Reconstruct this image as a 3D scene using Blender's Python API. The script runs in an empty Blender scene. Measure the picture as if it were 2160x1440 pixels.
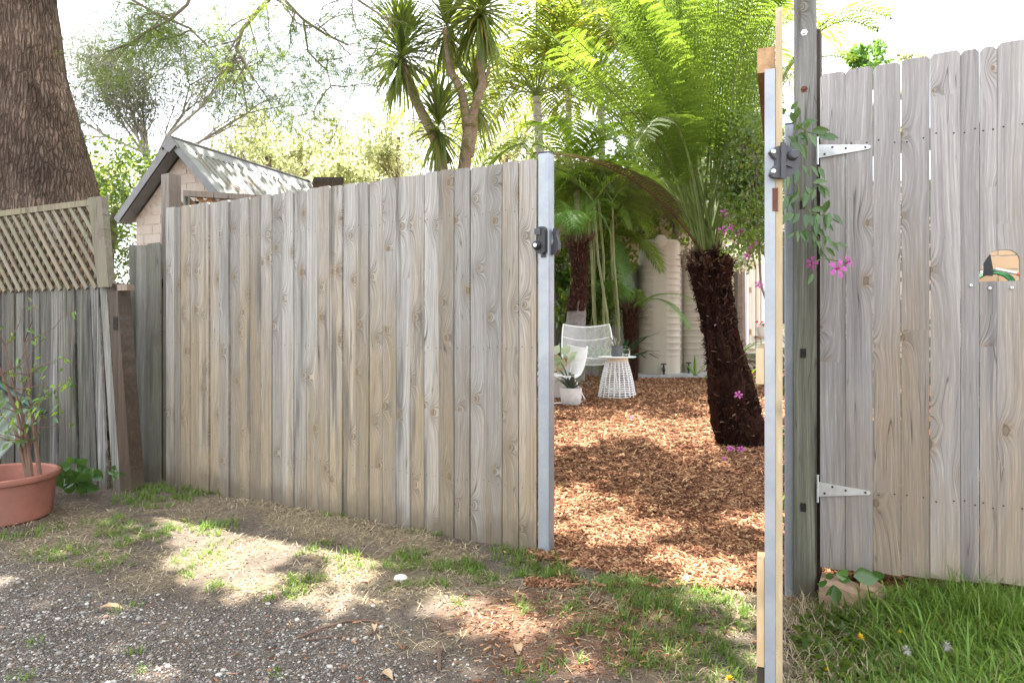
import bpy, math, random
import numpy as np
from mathutils import Vector, Matrix, Euler
R = math.radians
sc = bpy.context.scene
# ------------------------------------------------------------------ camera, sky, sun, exposure
CAMZ = 1.05; HZ = 690.0; FP = 1440.0
cam_d = bpy.data.cameras.new('camera'); cam = bpy.data.objects.new('camera', cam_d)
sc.collection.objects.link(cam)
cam.location = (0, 0, CAMZ); cam.rotation_euler = (R(90), 0, 0)
cam_d.sensor_width = 36.0; cam_d.lens = 24.0; cam_d.shift_y = -(720 - HZ) / 2160.0
cam_d.clip_start = 0.05; cam_d.clip_end = 2000
sc.camera = cam
SUN_EL, SUN_AZ = R(70), R(-15)                    # azimuth from +Y towards +X
SDIR = Vector((math.sin(SUN_AZ) * math.cos(SUN_EL), math.cos(SUN_AZ) * math.cos(SUN_EL), math.sin(SUN_EL)))
sun_d = bpy.data.lights.new('sun', 'SUN'); sun_d.energy = 5.0; sun_d.angle = R(0.6); sun_d.color = (1.0, 0.95, 0.86)
sun = bpy.data.objects.new('sun', sun_d); sc.collection.objects.link(sun)
sun.rotation_euler = SDIR.to_track_quat('Z', 'Y').to_euler()
world = bpy.data.worlds.new('World'); sc.world = world; world.use_nodes = True
wn = world.node_tree; wn.nodes.clear()
sky = wn.nodes.new('ShaderNodeTexSky'); sky.sky_type = 'NISHITA'; sky.sun_disc = False
sky.sun_elevation = SUN_EL; sky.sun_rotation = SUN_AZ; sky.air_density = 1.0; sky.dust_density = 2.0; sky.ozone_density = 1.0
wtc = wn.nodes.new('ShaderNodeTexCoord')
wnz = wn.nodes.new('ShaderNodeTexNoise'); wnz.inputs['Scale'].default_value = 2.2; wnz.inputs['Detail'].default_value = 6
wmap = wn.nodes.new('ShaderNodeMapping'); wmap.inputs['Scale'].default_value = (1, 1, 2.5)
wrp = wn.nodes.new('ShaderNodeMapRange'); wrp.inputs['From Min'].default_value = 0.35; wrp.inputs['From Max'].default_value = 0.62
wrp.inputs['To Min'].default_value = 0.55; wrp.inputs['To Max'].default_value = 1.0
wmx = wn.nodes.new('ShaderNodeMix'); wmx.data_type = 'RGBA'
wmx.inputs[7].default_value = (8.2, 8.5, 9.0, 1)  # thin bright cloud, in the sky texture's own units
wbg = wn.nodes.new('ShaderNodeBackground'); wbg.inputs['Strength'].default_value = 0.078
wout = wn.nodes.new('ShaderNodeOutputWorld')
wn.links.new(wtc.outputs['Generated'], wmap.inputs['Vector']); wn.links.new(wmap.outputs['Vector'], wnz.inputs['Vector'])
wn.links.new(wnz.outputs[0], wrp.inputs['Value']); wn.links.new(wrp.outputs['Result'], wmx.inputs['Factor'])
wn.links.new(sky.outputs[0], wmx.inputs[6]); wn.links.new(wmx.outputs[2], wbg.inputs['Color'])
wn.links.new(wbg.outputs[0], wout.inputs['Surface'])
sc.view_settings.view_transform = 'Standard'; sc.view_settings.look = 'None'
sc.view_settings.exposure = 2.55; sc.view_settings.gamma = 1.0; sc.view_settings.use_curve_mapping = False
sc.render.engine = 'CYCLES'; sc.cycles.max_bounces = 8; sc.cycles.transparent_max_bounces = 4
sc.cycles.use_denoising = True

# ------------------------------------------------------------------ helpers
random.seed(7); rng = np.random.default_rng(7)
C = sc.collection
def W(px, py, Y):
    return Vector(((px - 1080) / FP * Y, Y, CAMZ + (HZ - py) / FP * Y))
def G(px, py, z=0.0):
    Y = (CAMZ - z) * FP / (py - HZ); return ((px - 1080) / FP * Y, Y)
FA, FB = 3.2415, 0.559                             # fence line  Y = FA - FB*X
def fence_pt(px):
    k = (px - 1080) / FP; Y = FA / (1 + FB * k); return k * Y, Y
FU = (0.8729, -0.4879)
def tx(px): return fence_pt(px)[0] / 0.8729
def fz(px, py): return CAMZ + (HZ - py) / FP * fence_pt(px)[1]

def _h(ix, iy, s):
    n = (ix * 374761393 + iy * 668265263 + s * 982451653) & 0x7fffffff
    n = ((n ^ (n >> 13)) * 1274126177) & 0x7fffffff
    return ((n ^ (n >> 16)) & 0xffff) / 65535.0
def vn(x, y, s=0):
    x = np.asarray(x, float); y = np.asarray(y, float)
    ix = np.floor(x).astype(np.int64); iy = np.floor(y).astype(np.int64); fx = x - ix; fy = y - iy
    fx = fx * fx * (3 - 2 * fx); fy = fy * fy * (3 - 2 * fy)
    return (_h(ix, iy, s) * (1 - fx) + _h(ix + 1, iy, s) * fx) * (1 - fy) + (_h(ix, iy + 1, s) * (1 - fx) + _h(ix + 1, iy + 1, s) * fx) * fy
def fbm(x, y, s=0, o=4):
    a = 0.; w = 0.
    for i in range(o):
        k = 0.5 ** i; a = a + vn(np.asarray(x) * 2 ** i + 17 * i, np.asarray(y) * 2 ** i + 31 * i, s + i) * k; w += k
    return a / w
def ss(x, a, b):
    t = np.clip((np.asarray(x, float) - a) / (b - a), 0, 1); return t * t * (3 - 2 * t)
def gz(X, Y):
    X = np.asarray(X, float); Y = np.asarray(Y, float)
    d = (Y - (FA - FB * X)) * 0.8729
    z = 0.27 * ss(d, 0.8, 6.0) * ss(X, -2.5, -0.8)
    z = z + 0.05 * ss(X, 1.0, 1.5) * ss(d, -1.4, -0.2) * (1 - ss(d, .1, .6))
    z = z + (fbm(X * 1.3, Y * 1.3, 3) - 0.5) * 0.05 * ss(np.abs(d), 0.0, 0.5)
    z = z + 0.035 * np.exp(-((d + 0.16) / 0.14) ** 2) * ss(fbm(X * 1.7, Y * .5, 8), .35, .6) * (X < .1)
    z = z + (fbm(X * 9, Y * 9, 5) - 0.5) * 0.018 * (Y < 9)
    z = z - 0.04 * np.exp(-(((X + .05) / .22) ** 2 + ((Y - 2.97) / .06) ** 2))
    return z
def gzf(x, y): return float(gz(x, y))

def link(o, parent=None):
    C.objects.link(o)
    if parent is not None: o.parent = parent
    return o
def tag(o, label=None, cat=None, group=None, kind=None):
    if label: o['label'] = label
    if cat: o['category'] = cat
    if group: o['group'] = group
    if kind: o['kind'] = kind
    return o
def empty(name, loc=(0, 0, 0), rz=0, label=None, cat=None, group=None, parent=None):
    o = bpy.data.objects.new(name, None); o.location = loc; o.rotation_euler = (0, 0, rz); o.empty_display_size = .1
    link(o, parent); return tag(o, label, cat, group)
def copy_tree(o, parent=None):
    c = o.copy(); C.objects.link(c)
    if parent is not None: c.parent = parent
    for ch in list(o.children): copy_tree(ch, c)
    return c

class MB:
    """collects shapes, builds ONE mesh object"""
    def __init__(s): s.v = []; s.f = []; s.mi = []; s.m = 0
    def add(s, vs, fs):
        b = len(s.v); s.v += [tuple(v) for v in vs]; s.f += [tuple(i + b for i in f) for f in fs]; s.mi += [s.m] * len(fs); return s
    def box(s, x0, x1, y0, y1, z0, z1, rot=None, at=(0, 0, 0)):
        vs = [Vector((x, y, z)) for z in (z0, z1) for y in (y0, y1) for x in (x0, x1)]
        if rot is not None: vs = [rot @ v for v in vs]
        vs = [v + Vector(at) for v in vs]
        return s.add(vs, [(0, 2, 3, 1), (4, 5, 7, 6), (0, 1, 5, 4), (2, 6, 7, 3), (0, 4, 6, 2), (1, 3, 7, 5)])
    def prism(s, outline, y0, y1):                 # outline in x,z (counter-clockwise seen from -y)
        n = len(outline); vs = [(x, y0, z) for x, z in outline] + [(x, y1, z) for x, z in outline]
        fs = [tuple(range(n)), tuple(range(2 * n - 1, n - 1, -1))] + [(i, i + n, (i + 1) % n + n, (i + 1) % n) for i in range(n)]
        return s.add(vs, fs)
    def tube(s, pts, rad, k=8, cap=True, flat=1.0):
        pts = [Vector(p) for p in pts]; n = len(pts)
        if not hasattr(rad, '__len__'): rad = [rad] * n
        vs = []; up = None
        for i, p in enumerate(pts):
            t = (pts[min(i + 1, n - 1)] - pts[max(i - 1, 0)]).normalized()
            if up is None:
                up = Vector((0, 0, 1)) if abs(t.z) < .9 else Vector((0, 1, 0))
            a = t.cross(up)
            if a.length < 1e-5: a = t.cross(Vector((1, 0, 0)))
            a.normalize(); b = a.cross(t).normalized(); up = b
            for j in range(k):
                th = 2 * math.pi * j / k; vs.append(p + a * math.cos(th) * rad[i] + b * math.sin(th) * rad[i] * flat)
        fs = [(i * k + j, i * k + (j + 1) % k, (i + 1) * k + (j + 1) % k, (i + 1) * k + j) for i in range(n - 1) for j in range(k)]
        if cap: fs += [tuple(range(k - 1, -1, -1)), tuple(range((n - 1) * k, n * k))]
        return s.add(vs, fs)
    def lathe(s, prof, k=24, at=(0, 0, 0)):
        vs = []; at = Vector(at)
        for r, z in prof:
            for j in range(k): vs.append(at + Vector((r * math.cos(2 * math.pi * j / k), r * math.sin(2 * math.pi * j / k), z)))
        fs = [(i * k + j, i * k + (j + 1) % k, (i + 1) * k + (j + 1) % k, (i + 1) * k + j) for i in range(len(prof) - 1) for j in range(k)]
        return s.add(vs, fs)
    def build(s, name, mat, parent=None, smooth=False, loc=None, rot=None):
        me = bpy.data.meshes.new(name); me.from_pydata(s.v, [], s.f)
        for m in (mat if isinstance(mat, (list, tuple)) else [mat]): me.materials.append(m)
        if any(s.mi): me.polygons.foreach_set('material_index', s.mi)
        if smooth:
            me.polygons.foreach_set('use_smooth', [True] * len(me.polygons))
            try: me.set_sharp_from_angle(angle=R(40))
            except Exception: pass
        me.update()
        o = bpy.data.objects.new(name, me); link(o, parent)
        if loc is not None: o.location = loc
        if rot is not None: o.rotation_euler = rot
        return o

def np_mesh(name, V, F, mat, parent=None, rnd=None, smooth=False, loc=None):
    V = np.asarray(V, np.float32).reshape(-1, 3); F = np.asarray(F, np.int32); m, k = F.shape
    me = bpy.data.meshes.new(name); me.vertices.add(len(V)); me.vertices.foreach_set('co', V.ravel())
    me.loops.add(m * k); me.loops.foreach_set('vertex_index', F.ravel())
    me.polygons.add(m); me.polygons.foreach_set('loop_start', np.arange(0, m * k, k, dtype=np.int32))
    try: me.polygons.foreach_set('loop_total', np.full(m, k, np.int32))
    except Exception: pass
    if rnd is not None:
        a = me.attributes.new('rnd', 'FLOAT', 'POINT'); a.data.foreach_set('value', np.asarray(rnd, np.float32).ravel())
    if smooth: me.polygons.foreach_set('use_smooth', np.ones(m, bool))
    me.materials.append(mat); me.update(calc_edges=True); me.validate()
    o = bpy.data.objects.new(name, me); link(o, parent)
    if loc is not None: o.location = loc
    return o

# ------------------------------------------------------------------ materials
class NT:
    def __init__(s, name):
        s.m = bpy.data.materials.new(name); s.m.use_nodes = True; s.t = s.m.node_tree; s.t.nodes.clear()
        s.out = s.t.nodes.new('ShaderNodeOutputMaterial')
    def n(s, typ, props=None, **inp):
        nd = s.t.nodes.new(typ)
        for k, v in (props or {}).items(): setattr(nd, k, v)
        for k, v in inp.items(): s.set(nd, k, v)
        return nd
    def set(s, nd, k, v):
        k = int(k[1:]) if (k[0] == 'i' and k[1:].isdigit()) else k.replace('_', ' ')
        i = nd.inputs[k]
        if isinstance(v, bpy.types.NodeSocket): s.t.links.new(v, i)
        elif isinstance(v, bpy.types.Node): s.t.links.new(v.outputs[0], i)
        else: i.default_value = v
    def math(s, op, a, b=0.0, c=None, clamp=False):
        nd = s.n('ShaderNodeMath', dict(operation=op, use_clamp=clamp), i0=a, i1=b)
        if c is not None: s.set(nd, 'i2', c)
        return nd.outputs[0]
    def mix(s, f, a, b, mode='MIX'):
        nd = s.n('ShaderNodeMix', dict(data_type='RGBA', blend_type=mode)); s.set(nd, 'i0', f)
        for i, v in ((6, a), (7, b)):
            if isinstance(v, tuple) and len(v) == 3: v = v + (1,)
            s.set(nd, 'i%d' % i, v)
        return nd.outputs[2]
    def rng(s, v, a, b, c=0.0, d=1.0, smooth=False):
        nd = s.n('ShaderNodeMapRange', dict(interpolation_type='SMOOTHSTEP' if smooth else 'LINEAR'), Value=v)
        for k, x in (('From Min', a), ('From Max', b), ('To Min', c), ('To Max', d)): nd.inputs[k].default_value = x
        return nd.outputs[0]
    def noise(s, vec, scale, detail=3, rough=.55, dist=0.):
        nd = s.n('ShaderNodeTexNoise', None, Vector=vec, Scale=scale, Detail=detail, Roughness=rough, Distortion=dist); return nd.outputs[0]
    def xyz(s, x, y, z): return s.n('ShaderNodeCombineXYZ', None, i0=x, i1=y, i2=z).outputs[0]
    def sep(s, v): nd = s.n('ShaderNodeSeparateXYZ', None, i0=v); return nd.outputs[0], nd.outputs[1], nd.outputs[2]
    def bump(s, h, strength=.5, dist=.01): return s.n('ShaderNodeBump', None, Height=h, Strength=strength, Distance=dist).outputs[0]
    def done(s, col, rough=.7, bump=None, spec=.3, metal=0., transl=None, tcol=None, extra=None):
        if isinstance(col, tuple) and len(col) == 3: col = col + (1,)
        p = s.n('ShaderNodeBsdfPrincipled'); s.set(p, 'Base_Color', col); s.set(p, 'Roughness', rough); s.set(p, 'Metallic', metal)
        p.inputs['Specular IOR Level'].default_value = spec
        for k, v in (extra or {}).items(): s.set(p, k, v)
        if bump is not None: s.set(p, 'Normal', bump)
        o = p.outputs[0]
        if transl:
            t = s.n('ShaderNodeBsdfTranslucent'); s.set(t, 'Color', tcol + (1,) if isinstance(tcol, tuple) and len(tcol) == 3 else tcol)
            mx = s.n('ShaderNodeMixShader'); s.set(mx, 'i0', transl); s.set(mx, 'i1', o); s.set(mx, 'i2', t.outputs[0]); o = mx.outputs[0]
        s.t.links.new(o, s.out.inputs['Surface']); return s.m
    def obj(s): return s.n('ShaderNodeTexCoord').outputs['Object']
    def pos(s): return s.n('ShaderNodeNewGeometry').outputs['Position']
    def orand(s): return s.n('ShaderNodeObjectInfo').outputs['Random']
    def attr(s, name): return s.n('ShaderNodeAttribute', dict(attribute_name=name)).outputs['Fac']

def wood(name, tan, grey, dark, zmid=1.0, zspan=1.2, wbias=0.0, green=0.0, knots=.5, knotcol=(.085, .06, .04), contrast=1.0, saw=0.0, rough=.8, bands=.6, horiz=False, vstr=.8, swirl=.085):
    n = NT(name); p = n.obj(); r = n.orand()
    x, y, z = n.sep(p)
    if horiz: x, z = z, x
    qx = n.math('ADD', x, n.math('MULTIPLY', r, 37.0)); qz = n.math('ADD', z, n.math('MULTIPLY', r, 91.0)); qy = n.math('ADD', y, n.math('MULTIPLY', r, 5.))
    # knots
    SX, SZ = 9.0, 2.6
    kv = n.xyz(n.math('MULTIPLY', qx, SX), n.math('MULTIPLY', qz, SZ), 0.0)
    vo = n.n('ShaderNodeTexVoronoi', dict(voronoi_dimensions='2D', feature='F1'), Vector=kv, Scale=1.0, Randomness=.9)
    px_, py_, _ = n.sep(vo.outputs['Position']); kx, kz, _ = n.sep(kv)
    dx = n.math('DIVIDE', n.math('SUBTRACT', kx, px_), SX); dz = n.math('MULTIPLY', n.math('DIVIDE', n.math('SUBTRACT', kz, py_), SZ), .62)
    d = n.math('SQRT', n.math('ADD', n.math('MULTIPLY', dx, dx), n.math('MULTIPLY', dz, dz)))
    cr, cg, _ = n.sep(vo.outputs['Color'])
    whorl = n.noise(n.xyz(n.math('MULTIPLY', r, 60.0), 0.0, n.math('MULTIPLY', qz, 2.0)), 1.0, 1)
    has = n.math('LESS_THAN', n.math('ADD', cr, n.math('MULTIPLY', n.math('SUBTRACT', whorl, .5), 1.4)), knots)
    fall = n.math('MULTIPLY', n.math('EXPONENT', n.math('MULTIPLY', d, -38.0)), has)
    low = n.noise(n.xyz(n.math('MULTIPLY', qx, 3.0), 0.0, n.math('MULTIPLY', qz, .7)), 1.0, 2)
    g = n.math('ADD', n.math('ADD', qx, n.math('MULTIPLY', low, .10)), n.math('MULTIPLY', fall, swirl))
    g1 = n.noise(n.xyz(n.math('MULTIPLY', g, 75), qy, n.math('MULTIPLY', qz, 1.3)), 1.0, 3, .6)
    ring = n.math('ABSOLUTE', n.math('SINE', n.math('MULTIPLY', g, 260.0)))
    rings = n.math('MULTIPLY', ring, n.noise(n.xyz(n.math('MULTIPLY', g, 14), qy, n.math('MULTIPLY', qz, .5)), 1.0, 1))
    g2 = n.noise(n.xyz(n.math('MULTIPLY', g, 330), n.math('MULTIPLY', qy, 50), n.math('MULTIPLY', qz, 9)), 1.0, 2, .7)
    wn_ = n.noise(n.xyz(n.math('MULTIPLY', qx, 7), n.math('MULTIPLY', qy, 3), n.math('MULTIPLY', qz, 1.1)), 1.0, 3, .6)
    r2 = n.math('FRACT', n.math('MULTIPLY', r, 7.31)); r3 = n.math('FRACT', n.math('MULTIPLY', r, 23.7))
    _, _, wz = n.sep(n.pos())
    wf = n.math('ADD', n.math('ADD', n.math('DIVIDE', n.math('SUBTRACT', wz, zmid), zspan), wbias + .5), n.math('MULTIPLY', n.math('SUBTRACT', r2, .5), 1.1))
    wf = n.math('ADD', wf, n.math('MULTIPLY', n.math('SUBTRACT', wn_, .5), 2.2), clamp=True)
    col = n.mix(wf, tan, grey)
    # value per board
    bv = n.rng(r3, 0, 1, 1 - .22 * contrast, 1 + .18 * contrast)
    col = n.mix(1.0, col, n.n('ShaderNodeCombineColor', None, Red=bv, Green=bv, Blue=bv).outputs[0], 'MULTIPLY')
    stain = n.rng(n.noise(n.xyz(n.math('MULTIPLY', qx, 16), 0.0, n.math('MULTIPLY', qz, .9)), 1.0, 3, .55), .50, .68, 0, 1, True)
    stain = n.math('MULTIPLY', stain, n.rng(r, 0.25, 1, 0.05, .95 * contrast))
    col = n.mix(stain, col, dark)
    col = n.mix(n.rng(g1, .35, .7, .42 * contrast, 0), col, dark)
    vee = n.math('MULTIPLY', n.rng(fall, .10, .5, 0, vstr), n.rng(n.math('SINE', n.math('MULTIPLY', g, 620.0)), -.2, .8))
    col = n.mix(vee, col, knotcol)
    col = n.mix(n.math('MULTIPLY', rings, bands * .5), col, dark)
    col = n.mix(n.rng(g2, .4, .65, .28, 0), col, dark)
    col = n.mix(n.rng(g2, .58, .75, 0, .25), col, (min(1, grey[0] * 1.3), min(1, grey[1] * 1.3), min(1, grey[2] * 1.28)))
    ck = n.noise(n.xyz(n.math('MULTIPLY', g, 34), 0.0, n.math('MULTIPLY', qz, 1.1)), 1.0, 1)
    ck = n.math('MULTIPLY', n.rng(n.math('ABSOLUTE', n.math('SUBTRACT', ck, .5)), 0, .012, 1, 0), n.rng(n.noise(n.xyz(n.math('MULTIPLY', qx, 8), 3.0, n.math('MULTIPLY', qz, 2.2)), 1.0, 2), .52, .6))
    col = n.mix(n.math('MULTIPLY', ck, .75), col, (.05, .042, .035))
    if knots > 0:
        kr = n.math('MULTIPLY', n.rng(cg, 0, 1, .0025, .0095), 1.0)
        kd = n.math('MULTIPLY', n.math('DIVIDE', d, kr), n.rng(n.noise(n.xyz(n.math('MULTIPLY', qx, 90), 0.0, n.math('MULTIPLY', qz, 60)), 1.0, 2), .3, .7, .7, 1.4))
        halo = n.math('MULTIPLY', n.rng(kd, 1.0, 3.6, .6, 0, True), has)
        core = n.math('MULTIPLY', n.rng(kd, .7, 1.15, .55, 0, True), has)
        edge = n.math('MULTIPLY', n.rng(n.math('ABSOLUTE', n.math('SUBTRACT', kd, 1.05)), 0, .35, .75, 0), has)
        col = n.mix(halo, col, tuple(.6 * a + .4 * b for a, b in zip(tan, knotcol)))
        col = n.mix(core, col, tuple(.18 * a + .82 * b for a, b in zip(tan, knotcol)))
        col = n.mix(edge, col, knotcol)
    if green > 0:
        gm = n.math('MULTIPLY', n.rng(n.noise(n.xyz(n.math('MULTIPLY', qx, 6), qy, n.math('MULTIPLY', qz, 1.6)), 1.0, 4), .4, .65, 0, 1, True), green)
        col = n.mix(gm, col, (.13, .17, .075))
    if not horiz:
        sp = n.math('SUBTRACT', wz, n.math('MULTIPLY', n.noise(n.xyz(n.math('MULTIPLY', qx, 12), 0.0, n.math('MULTIPLY', qz, 6)), 1.0, 3), .28))
        col = n.mix(n.rng(sp, -.12, .05, .6, 0, True), col, (.10, .08, .055))
    h = n.math('ADD', n.math('MULTIPLY', g1, .6), n.math('MULTIPLY', g2, .5))
    if saw > 0:
        sw = n.math('SINE', n.math('MULTIPLY', n.math('ADD', n.math('MULTIPLY', qz, 1.0), n.math('MULTIPLY', qx, .35)), 900.0))
        h = n.math('ADD', h, n.math('MULTIPLY', sw, saw)); col = n.mix(n.rng(sw, 0, 1, 0, .12 * saw * 3), col, dark)
    return n.done(col, rough, n.bump(h, .55, .004), .15)

def plain(name, col, rough=.6, spec=.3, metal=0., var=.15, scale=12, bump=0., dirt=None):
    n = NT(name); p = n.obj(); nz = n.noise(p, scale, 5, .6)
    c = n.mix(n.rng(nz, .3, .7), tuple(v * (1 - var) for v in col), tuple(min(1, v * (1 + var)) for v in col))
    if dirt: c = n.mix(n.rng(n.noise(p, scale * .3, 4), .5, .72, 0, .6, True), c, dirt)
    b = n.bump(n.noise(p, scale * 6, 3), bump, .01) if bump else None
    return n.done(c, rough, b, spec, metal)
def leafmat(name, c1, c2, tcol, transl=.45, rough=.45, spec=.35, c3=None):
    n = NT(name); r = n.attr('rnd'); o = n.orand()
    col = n.mix(r, c1, c2)
    if c3: col = n.mix(n.rng(r, .86, .9, 0, 1), col, c3)
    v = n.rng(o, 0, 1, .8, 1.2)
    col = n.mix(1.0, col, n.n('ShaderNodeCombineColor', None, Red=v, Green=v, Blue=v).outputs[0], 'MULTIPLY')
    t = n.mix(r, tuple(x * .75 for x in tcol), tcol)
    return n.done(col, rough, None, spec, 0, transl, t)

M = {}
M['paling'] = wood('paling_wood', (.36, .275, .17), (.41, .395, .37), (.115, .105, .095), 1.0, 1.5, .0, .05, .68, contrast=1.2)
M['gate_wood'] = wood('gate_wood', (.38, .295, .20), (.40, .385, .37), (.13, .12, .12), .75, 1.0, .12, .0, .32, contrast=1.1, vstr=.45, swirl=.05)
M['old_wood'] = wood('old_wood', (.25, .225, .19), (.29, .28, .26), (.03, .027, .024), .8, 2.0, .1, .12, .1, contrast=1.9, bands=.9)
M['green_wood'] = wood('mossy_wood', (.27, .25, .19), (.34, .33, .30), (.07, .07, .06), .9, 1.5, 0.1, .12, .15, contrast=1.1)
M['post_wood'] = wood('post_wood', (.24, .24, .18), (.25, .245, .235), (.035, .035, .035), .9, 1.3, 0.1, .13, .12, contrast=1.2, bands=.4)
M['lattice'] = wood('lattice_wood', (.26, .22, .15), (.26, .24, .19), (.09, .07, .05), 1.5, 2, 0, .25, 0, contrast=.8)
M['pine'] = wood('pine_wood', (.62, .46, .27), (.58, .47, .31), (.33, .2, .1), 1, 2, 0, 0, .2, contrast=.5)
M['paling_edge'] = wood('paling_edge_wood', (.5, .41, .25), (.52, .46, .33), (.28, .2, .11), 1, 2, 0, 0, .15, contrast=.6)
M['hardwood'] = wood('hardwood_rail', (.26, .13, .055), (.3, .17, .08), (.1, .05, .025), 1, 2, 0, 0, 0, contrast=.8, horiz=True)
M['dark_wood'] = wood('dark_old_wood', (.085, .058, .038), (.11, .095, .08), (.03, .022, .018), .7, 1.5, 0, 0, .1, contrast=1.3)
M['post_pale'] = wood('pale_post_wood', (.38, .27, .18), (.34, .3, .26), (.08, .065, .055), 1.4, 1.5, 0, 0, .1, contrast=1.)
n = NT('galvanised_steel'); p = n.obj()
vz = n.n('ShaderNodeTexVoronoi', None, Vector=p, Scale=90.).outputs['Color']
c = n.mix(.04, n.mix(n.rng(n.noise(p, 9, 4), .3, .7), (.26, .285, .315), (.34, .365, .395)), vz, 'OVERLAY')
x_, y_, z_ = n.sep(p)
c = n.mix(n.rng(n.noise(n.xyz(n.math('MULTIPLY', x_, 30), n.math('MULTIPLY', y_, 30), n.math('MULTIPLY', z_, 2)), 1, 4), .55, .75, 0, .35), c, (.22, .22, .22))
M['steel'] = n.done(c, .42, n.bump(n.noise(p, 60, 3), .08, .003), .5, .35)
M['zinc'] = plain('zinc_plated', (.55, .57, .58), .35, .5, .6, .1, 40)
M['black'] = plain('black_plastic', (.022, .023, .026), .45, .4, 0, .2, 30)
M['greyplas'] = plain('grey_plastic', (.055, .057, .065), .5, .4, 0, .15, 30)
M['silver'] = plain('bright_metal', (.7, .7, .7), .2, .5, 1., .05, 30)
M['rust'] = plain('rusty_iron', (.12, .05, .03), .7, .3, .2, .4, 60, .3)
M['nail'] = plain('nail_iron', (.06, .05, .045), .6, .3, .3, .2, 60)
M['darkhole'] = plain('plug_and_hole_dark', (.035, .032, .028), .9, .1, 0, .4, 60, .6)  # dark timber of plugs; also the shade inside holes, as plain colour
# ------------------------------------------------------------------ ground
n = NT('ground_soil'); P = n.pos(); mu = n.attr('mulch'); gr = n.attr('gravel'); st = n.attr('straw')
n1 = n.noise(P, 3.5, 6, .6); n2 = n.noise(P, 40, 4, .65); n3 = n.noise(P, 160, 3, .7)
soil = n.mix(n.rng(n1, .35, .65), (.10, .08, .064), (.185, .15, .12))
soil = n.mix(n.rng(n2, .3, .7, 0, .7), soil, (.21, .165, .13)); soil = n.mix(n.rng(n3, .5, .75, 0, .7), soil, (.04, .033, .028))
vo = n.n('ShaderNodeTexVoronoi', None, Vector=P, Scale=95.0, Randomness=1.0)
cr, cg, cb = n.sep(vo.outputs['Color'])
peb = n.mix(cr, (.1, .095, .09), (.36, .34, .32)); peb = n.mix(n.rng(cg, .8, .85), peb, (.3, .15, .1))
gm = n.math('MULTIPLY', n.rng(vo.outputs['Distance'], .25, .5, 1, 0), n.math('MULTIPLY', gr, n.rng(cb, .2, .4)), clamp=True)
col = n.mix(gm, soil, peb)
strw = n.mix(n2, (.2, .15, .085), (.42, .34, .2)); col = n.mix(n.math('MULTIPLY', st, n.rng(n2, .3, .6, .1, .9)), col, strw)
mul = n.mix(n.rng(n2, .3, .7), (.09, .035, .018), (.36, .16, .075)); mul = n.mix(n.rng(n3, .5, .7, 0, .8), mul, (.04, .018, .012))
col = n.mix(mu, col, mul)
h = n.math('ADD', n.math('ADD', n.math('MULTIPLY', n2, 1.2), n3), n.math('MULTIPLY', gm, .8))
M['ground'] = n.done(col, .92, n.bump(h, .8, .02), .1)
def axis(a, b, step, lo, hi):
    mid = list(np.arange(a, b, step)); L = []; s = step; x = a
    while x > lo: s *= 1.35; x -= s; L.append(x)
    Rr = []; s = step; x = mid[-1]
    while x < hi: s *= 1.35; x += s; Rr.append(x)
    return np.array(L[::-1] + mid + Rr)
gx = axis(-3.8, 2.8, .03, -300, 300); gy = axis(1.6, 7.5, .03, -60, 500)
XX, YY = np.meshgrid(gx, gy); ZZ = gz(XX, YY); nx, ny = len(gx), len(gy)
idx = np.arange(nx * ny).reshape(ny, nx)
F = np.stack([idx[:-1, :-1], idx[:-1, 1:], idx[1:, 1:], idx[1:, :-1]], -1).reshape(-1, 4)
ground = np_mesh('ground', np.stack([XX, YY, ZZ], -1).reshape(-1, 3), F, M['ground'], smooth=True); ground['kind'] = 'structure'
def fdist(X, Y): return (Y - (FA - FB * X)) * .8729
def topx(X, Y, Z=0.): return 1080 + FP * X / Y, HZ + FP * (CAMZ - Z) / Y
def mulch_w(X, Y):
    d = fdist(X, Y) + (fbm(X * 3, Y * 3, 12) - .5) * .3
    a = ss(d, -.12, .06) * ss(X, -.1, .2)
    px, py = topx(X, Y)
    e = 1 - ((px - 1230) / 330) ** 2 - ((py - 1330) / 120) ** 2          # chips kicked out on to the dirt
    return np.clip(a + .55 * ss(e + fbm(X * 5, Y * 5, 13) - .5, 0, .8), 0, 1)
def gravel_w(X, Y):
    px, py = topx(X, Y); b = 1130 + 0.16 * (px - 0) + (fbm(X * 2.5, Y * 2.5, 14) - .5) * 160
    return ss(py, b, b + 120) * (1 - .75 * ss(px, 700, 1000)) * (1 - ss(px, 950, 1250))
def straw_w(X, Y):
    px, py = topx(X, Y); d = fdist(X, Y)
    a = ss(fbm(X * 4, Y * 4, 15), .42, .62) * (1 - gravel_w(X, Y))
    b = 1 - np.clip(np.abs(d + .22) / .2, 0, 1)
    return np.clip(.55 * a + b * ss(px, 500, 620) * (1 - ss(px, 900, 1000)), 0, 1) * (d < 0)
for nm, fn in (('mulch', mulch_w), ('gravel', gravel_w), ('straw', straw_w)):
    a = ground.data.attributes.new(nm, 'FLOAT', 'POINT'); a.data.foreach_set('value', fn(XX, YY).astype(np.float32).ravel())

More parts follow.
